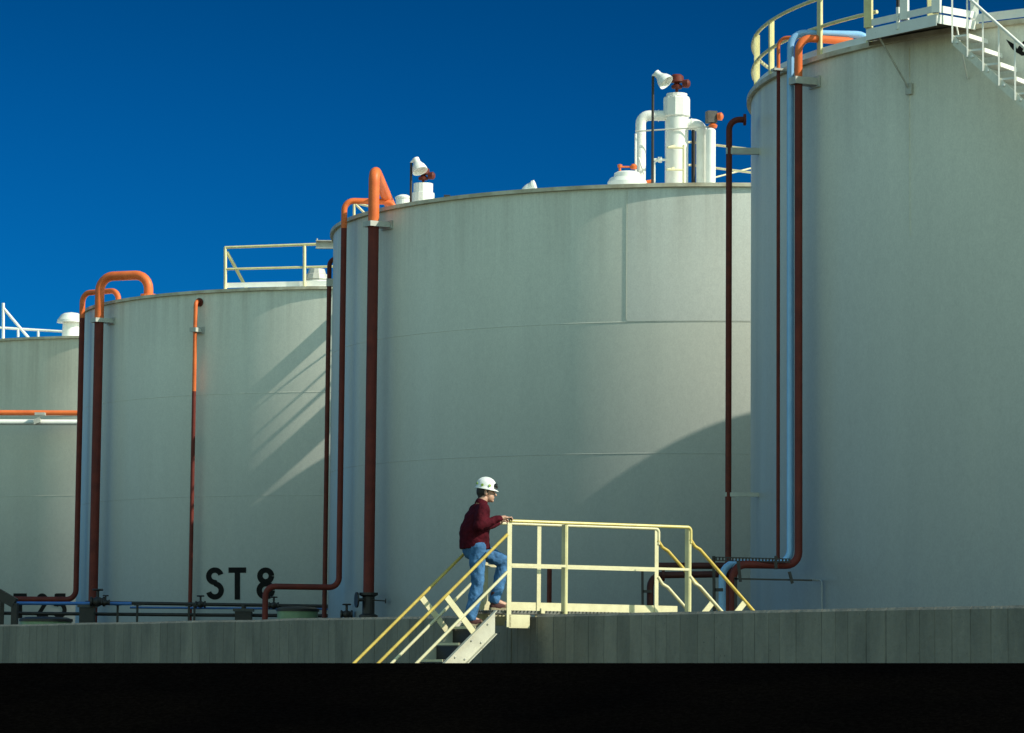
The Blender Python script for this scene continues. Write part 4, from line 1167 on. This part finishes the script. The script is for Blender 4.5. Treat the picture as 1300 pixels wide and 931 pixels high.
# hair
h = Body()
h.ell(headC - HU * 0.034 + Z * 0.014, 0.092, 0.080, 0.096, HU, HW)
h.ell(headC - HU * 0.062 - Z * 0.045, 0.045, 0.066, 0.055, HU, HW)
for s_ in (-1, 1): h.cap(headC + HW * 0.074 * s_ + HU * 0.016 + Z * 0.03, headC + HW * 0.075 * s_ + HU * 0.016 - Z * 0.005, 0.010, 0.007)
h.build("hair", 'hair', proot, voxel=0.008, smooth=1)
# hard hat: dome, brim, goggles on the front, stickers
hc = headC + Z * 0.055 - HU * 0.012
ax_u = (HU * 0.985 - Z * 0.17).normalized(); up_h = (Z * 0.985 + HU * 0.17).normalized()
hm = Body()
hm.ell(hc + up_h * 0.018, 0.126, 0.104, 0.112, ax_u, HW, 24, 16)
hat = MB()
nn_ = 32
def hatring(rx, ry, h_, fwd=0.0):
    return [hc + ax_u * (rx * math.cos(2 * PI * i / nn_) + (fwd if math.cos(2 * PI * i / nn_) > 0 else 0) * math.cos(2 * PI * i / nn_)) + HW * ry * math.sin(2 * PI * i / nn_) + up_h * h_ for i in range(nn_)]
rings = [hatring(0.134, 0.114, -0.018, 0.026), hatring(0.136, 0.116, -0.010, 0.028), hatring(0.121, 0.101, 0.004), hatring(0.119, 0.099, 0.03), hatring(0.113, 0.094, 0.060), hatring(0.098, 0.082, 0.088), hatring(0.071, 0.060, 0.110), hatring(0.033, 0.029, 0.122), hatring(0.002, 0.002, 0.124)]
vs = [p_ for r_ in rings for p_ in r_]
hat.add(vs, [(j * nn_ + i, j * nn_ + (i + 1) % nn_, (j + 1) * nn_ + (i + 1) % nn_, (j + 1) * nn_ + i) for j in range(len(rings) - 1) for i in range(nn_)], True)
inner = hatring(0.118, 0.096, 0.0)
hat.add(rings[0] + inner, [(i, (i + 1) % nn_, nn_ + (i + 1) % nn_, nn_ + i) for i in range(nn_)])
rg = MB()
ho = hat.obj("hard_hat", 'helmet', proot)
rgd = MB(); rgd.tube([hc + ax_u * 0.112 * math.cos(t) + up_h * (0.03 + 0.097 * math.sin(t)) for t in [0.1 + 2.9 * i / 14 for i in range(15)]], 0.012, 8, 0.01)
rgd.obj("ridge", 'helmet', ho)
gg = MB()
for s_ in (-1, 1):
    c = hc + ax_u * 0.122 + HW * 0.036 * s_ + up_h * 0.048
    gg.lathe([(0.001, 0.016), (0.028, 0.014), (0.034, 0.0), (0.03, -0.02)], c, (ax_u * 0.9 + up_h * 0.35 + HW * 0.25 * s_), n=14)
gg.obj("goggles", 'lens', ho)
for (fa, hh_) in ((-1.2, 0.035), (-1.95, 0.028), (-2.7, 0.04)):
    c = hc + ax_u * 0.127 * math.cos(fa) + HW * 0.105 * math.sin(fa) + up_h * hh_
    nrm_ = (ax_u * math.cos(fa) + HW * math.sin(fa) + up_h * 0.15).normalized()
    MB().lathe([(0.001, 0.003), (0.017, 0.002), (0.018, -0.004)], c, nrm_, n=10).obj("sticker", 'decal', ho)
# jacket: torso, sleeves, collar, hem
j = Body()
tor = [(-0.222, 0.735, 0.185, 0.185), (-0.224, 0.80, 0.182, 0.187), (-0.227, 0.87, 0.178, 0.189), (-0.228, 0.94, 0.173, 0.192), (-0.224, 1.01, 0.165, 0.198), (-0.208, 1.08, 0.152, 0.204), (-0.19, 1.14, 0.136, 0.204), (-0.17, 1.195, 0.112, 0.19)]
rg_ = []
for (f_, z_, a_, b2_) in tor:
    rg_.append([Lp(f_ + a_ * math.cos(2 * PI * k / 28), 0.455 + b2_ * math.sin(2 * PI * k / 28), z_) for k in range(28)])
rg_.append([Lp(-0.155 + 0.075 * math.cos(2 * PI * k / 28), 0.455 + 0.080 * math.sin(2 * PI * k / 28), 1.29) for k in range(28)])
j.mb.add([p_ for r_ in rg_ for p_ in r_], [(q * 28 + k, q * 28 + (k + 1) % 28, (q + 1) * 28 + (k + 1) % 28, (q + 1) * 28 + k) for q in range(len(rg_) - 1) for k in range(28)] + [tuple(range(28))[::-1], tuple(range(28 * (len(rg_) - 1), 28 * len(rg_)))], True)
j.cap(sR, sL, 0.080, 0.080)
j.cap(sR, eR, 0.086, 0.070).cap(eR, wR - (wR - eR).normalized() * 0.015, 0.068, 0.045)
j.cap(sL, eL, 0.086, 0.070).cap(eL, wL - (wL - eL).normalized() * 0.015, 0.068, 0.045)
jo = j.build("jacket", 'jacket', proot, voxel=0.010, smooth=4, wrinkle=0.030, wscale=0.11)
MB().lathe([(0.080, -0.03), (0.076, 0.01), (0.070, 0.030), (0.064, 0.028), (0.066, -0.02)], Lp(-0.135, 0.455, 1.300), (U * 0.42 + Z).normalized(), n=20).obj("collar", 'jacket', jo)
# jeans
tr_ = Body()
tr_.ell(Lp(-0.235, 0.455, 0.73), 0.132, 0.168, 0.125)
tr_.cap(hR, kR, 0.112, 0.080).cap(kR, aR + Z * 0.01, 0.079, 0.072)
tr_.cap(hL, kL, 0.110, 0.080).cap(kL, aL + Z * 0.015, 0.079, 0.070)
tr_.build("jeans", 'denim', proot, voxel=0.010, smooth=3, wrinkle=0.035, wscale=0.09)
# boots
for (ank, base_z) in ((aR, -0.2), (aL, 0.0)):
    bt = Body()
    f0 = V((ank.x, ank.y, ZP + base_z))
    bt.cap(f0 + Z * 0.20 + U * 0.0, f0 + Z * 0.07, 0.056, 0.055)
    bt.cap(f0 + U * 0.02 + Z * 0.062, f0 + U * 0.14 + Z * 0.050, 0.050, 0.042)
    bt.cap(f0 - U * 0.03 + Z * 0.05, f0 + U * 0.06 + Z * 0.05, 0.042, 0.046)
    bo_ = bt.build("boot", 'sock', proot, voxel=0.008, smooth=2)
    sl_ = MB(); out = []
    for (du, dw) in ((-0.075, 0.0), (-0.065, 0.033), (-0.02, 0.04), (0.06, 0.038), (0.12, 0.046), (0.165, 0.034), (0.19, 0.0), (0.165, -0.034), (0.12, -0.046), (0.06, -0.038), (-0.02, -0.04), (-0.065, -0.033)):
        out.append(f0 + U * du + W * dw + Z * 0.004)
    sl_.prism(out, (0, 0, 0.034)); sl_.obj("sole", 'sole', bo_)
    tc = Body(); tc.ell(f0 + U * 0.135 + Z * 0.052, 0.052, 0.047, 0.040); tc.mb.obj("toe_cap", 'boot', bo_)

# ------------------------------------------------------------------ light
EL, AZ = R(37.0), R(-22.8)          # sun height; azimuth measured from +X
sd = V((math.cos(AZ) * math.cos(EL), math.sin(AZ) * math.cos(EL), math.sin(EL)))
ld = bpy.data.lights.new("sun", 'SUN'); ld.energy = 5.0; ld.angle = R(0.53); ld.color = (1.0, 0.97, 0.83)
lo_ = bpy.data.objects.new("sun", ld); COL.objects.link(lo_)
lo_.rotation_euler = (-sd).to_track_quat('-Z', 'Y').to_euler(); lo_.location = (0, 0, 60)
w = bpy.data.worlds.new("World"); scene.world = w; w.use_nodes = True
nt = w.node_tree; bg = nt.nodes['Background']
sky = nt.nodes.new("ShaderNodeTexSky"); sky.sky_type = 'NISHITA'; sky.sun_disc = False
sky.sun_elevation = EL; sky.sun_rotation = math.atan2(sd.x, sd.y); sky.air_density = 1.0; sky.dust_density = 0.3; sky.ozone_density = 3.0
SKY_STR = 0.15
tc = nt.nodes.new("ShaderNodeTexCoord"); sx = nt.nodes.new("ShaderNodeSeparateXYZ")
nt.links.new(tc.outputs['Generated'], sx.inputs[0])
# polarised slide-film sky: deepens quickly above the horizon
deepz = ramp(nt, sx.outputs[2], [(0.0, (0.004, 0.21, 0.53)), (0.07, (0.003, 0.20, 0.50)), (0.20, (0.0, 0.125, 0.29)), (0.5, (0.03, 0.3, 0.5))])
xr = N(nt, 'ShaderNodeMapRange'); xr.inputs[1].default_value = -0.16; xr.inputs[2].default_value = 0.16; xr.inputs[3].default_value = 1.1; xr.inputs[4].default_value = 0.88
nt.links.new(sx.outputs[0], xr.inputs[0])
deep = mixc(nt, 1.0, deepz, xr.outputs[0], 'MULTIPLY')
fill = ramp(nt, sx.outputs[2], [(0.0, (1.20, 1.34, 0.90)), (0.6, (1.60, 1.74, 1.2))])
yr = N(nt, "ShaderNodeMapRange"); yr.inputs[1].default_value = -0.35; yr.inputs[2].default_value = 0.55
nt.links.new(sx.outputs[1], yr.inputs[0])
tint = mixc(nt, yr.outputs[0], fill, deep)
mixed = mixc(nt, 1.0, sky.outputs[0], tint, 'MULTIPLY')
nt.links.new(mixed, bg.inputs['Color']); bg.inputs['Strength'].default_value = SKY_STR

scene.view_settings.view_transform = 'Standard'
scene.view_settings.look = 'None'
scene.view_settings.exposure = 0
scene.render.engine = 'CYCLES'
scene.cycles.max_bounces = 6
for o in bpy.data.objects:
    if '_w' in o: del o['_w']
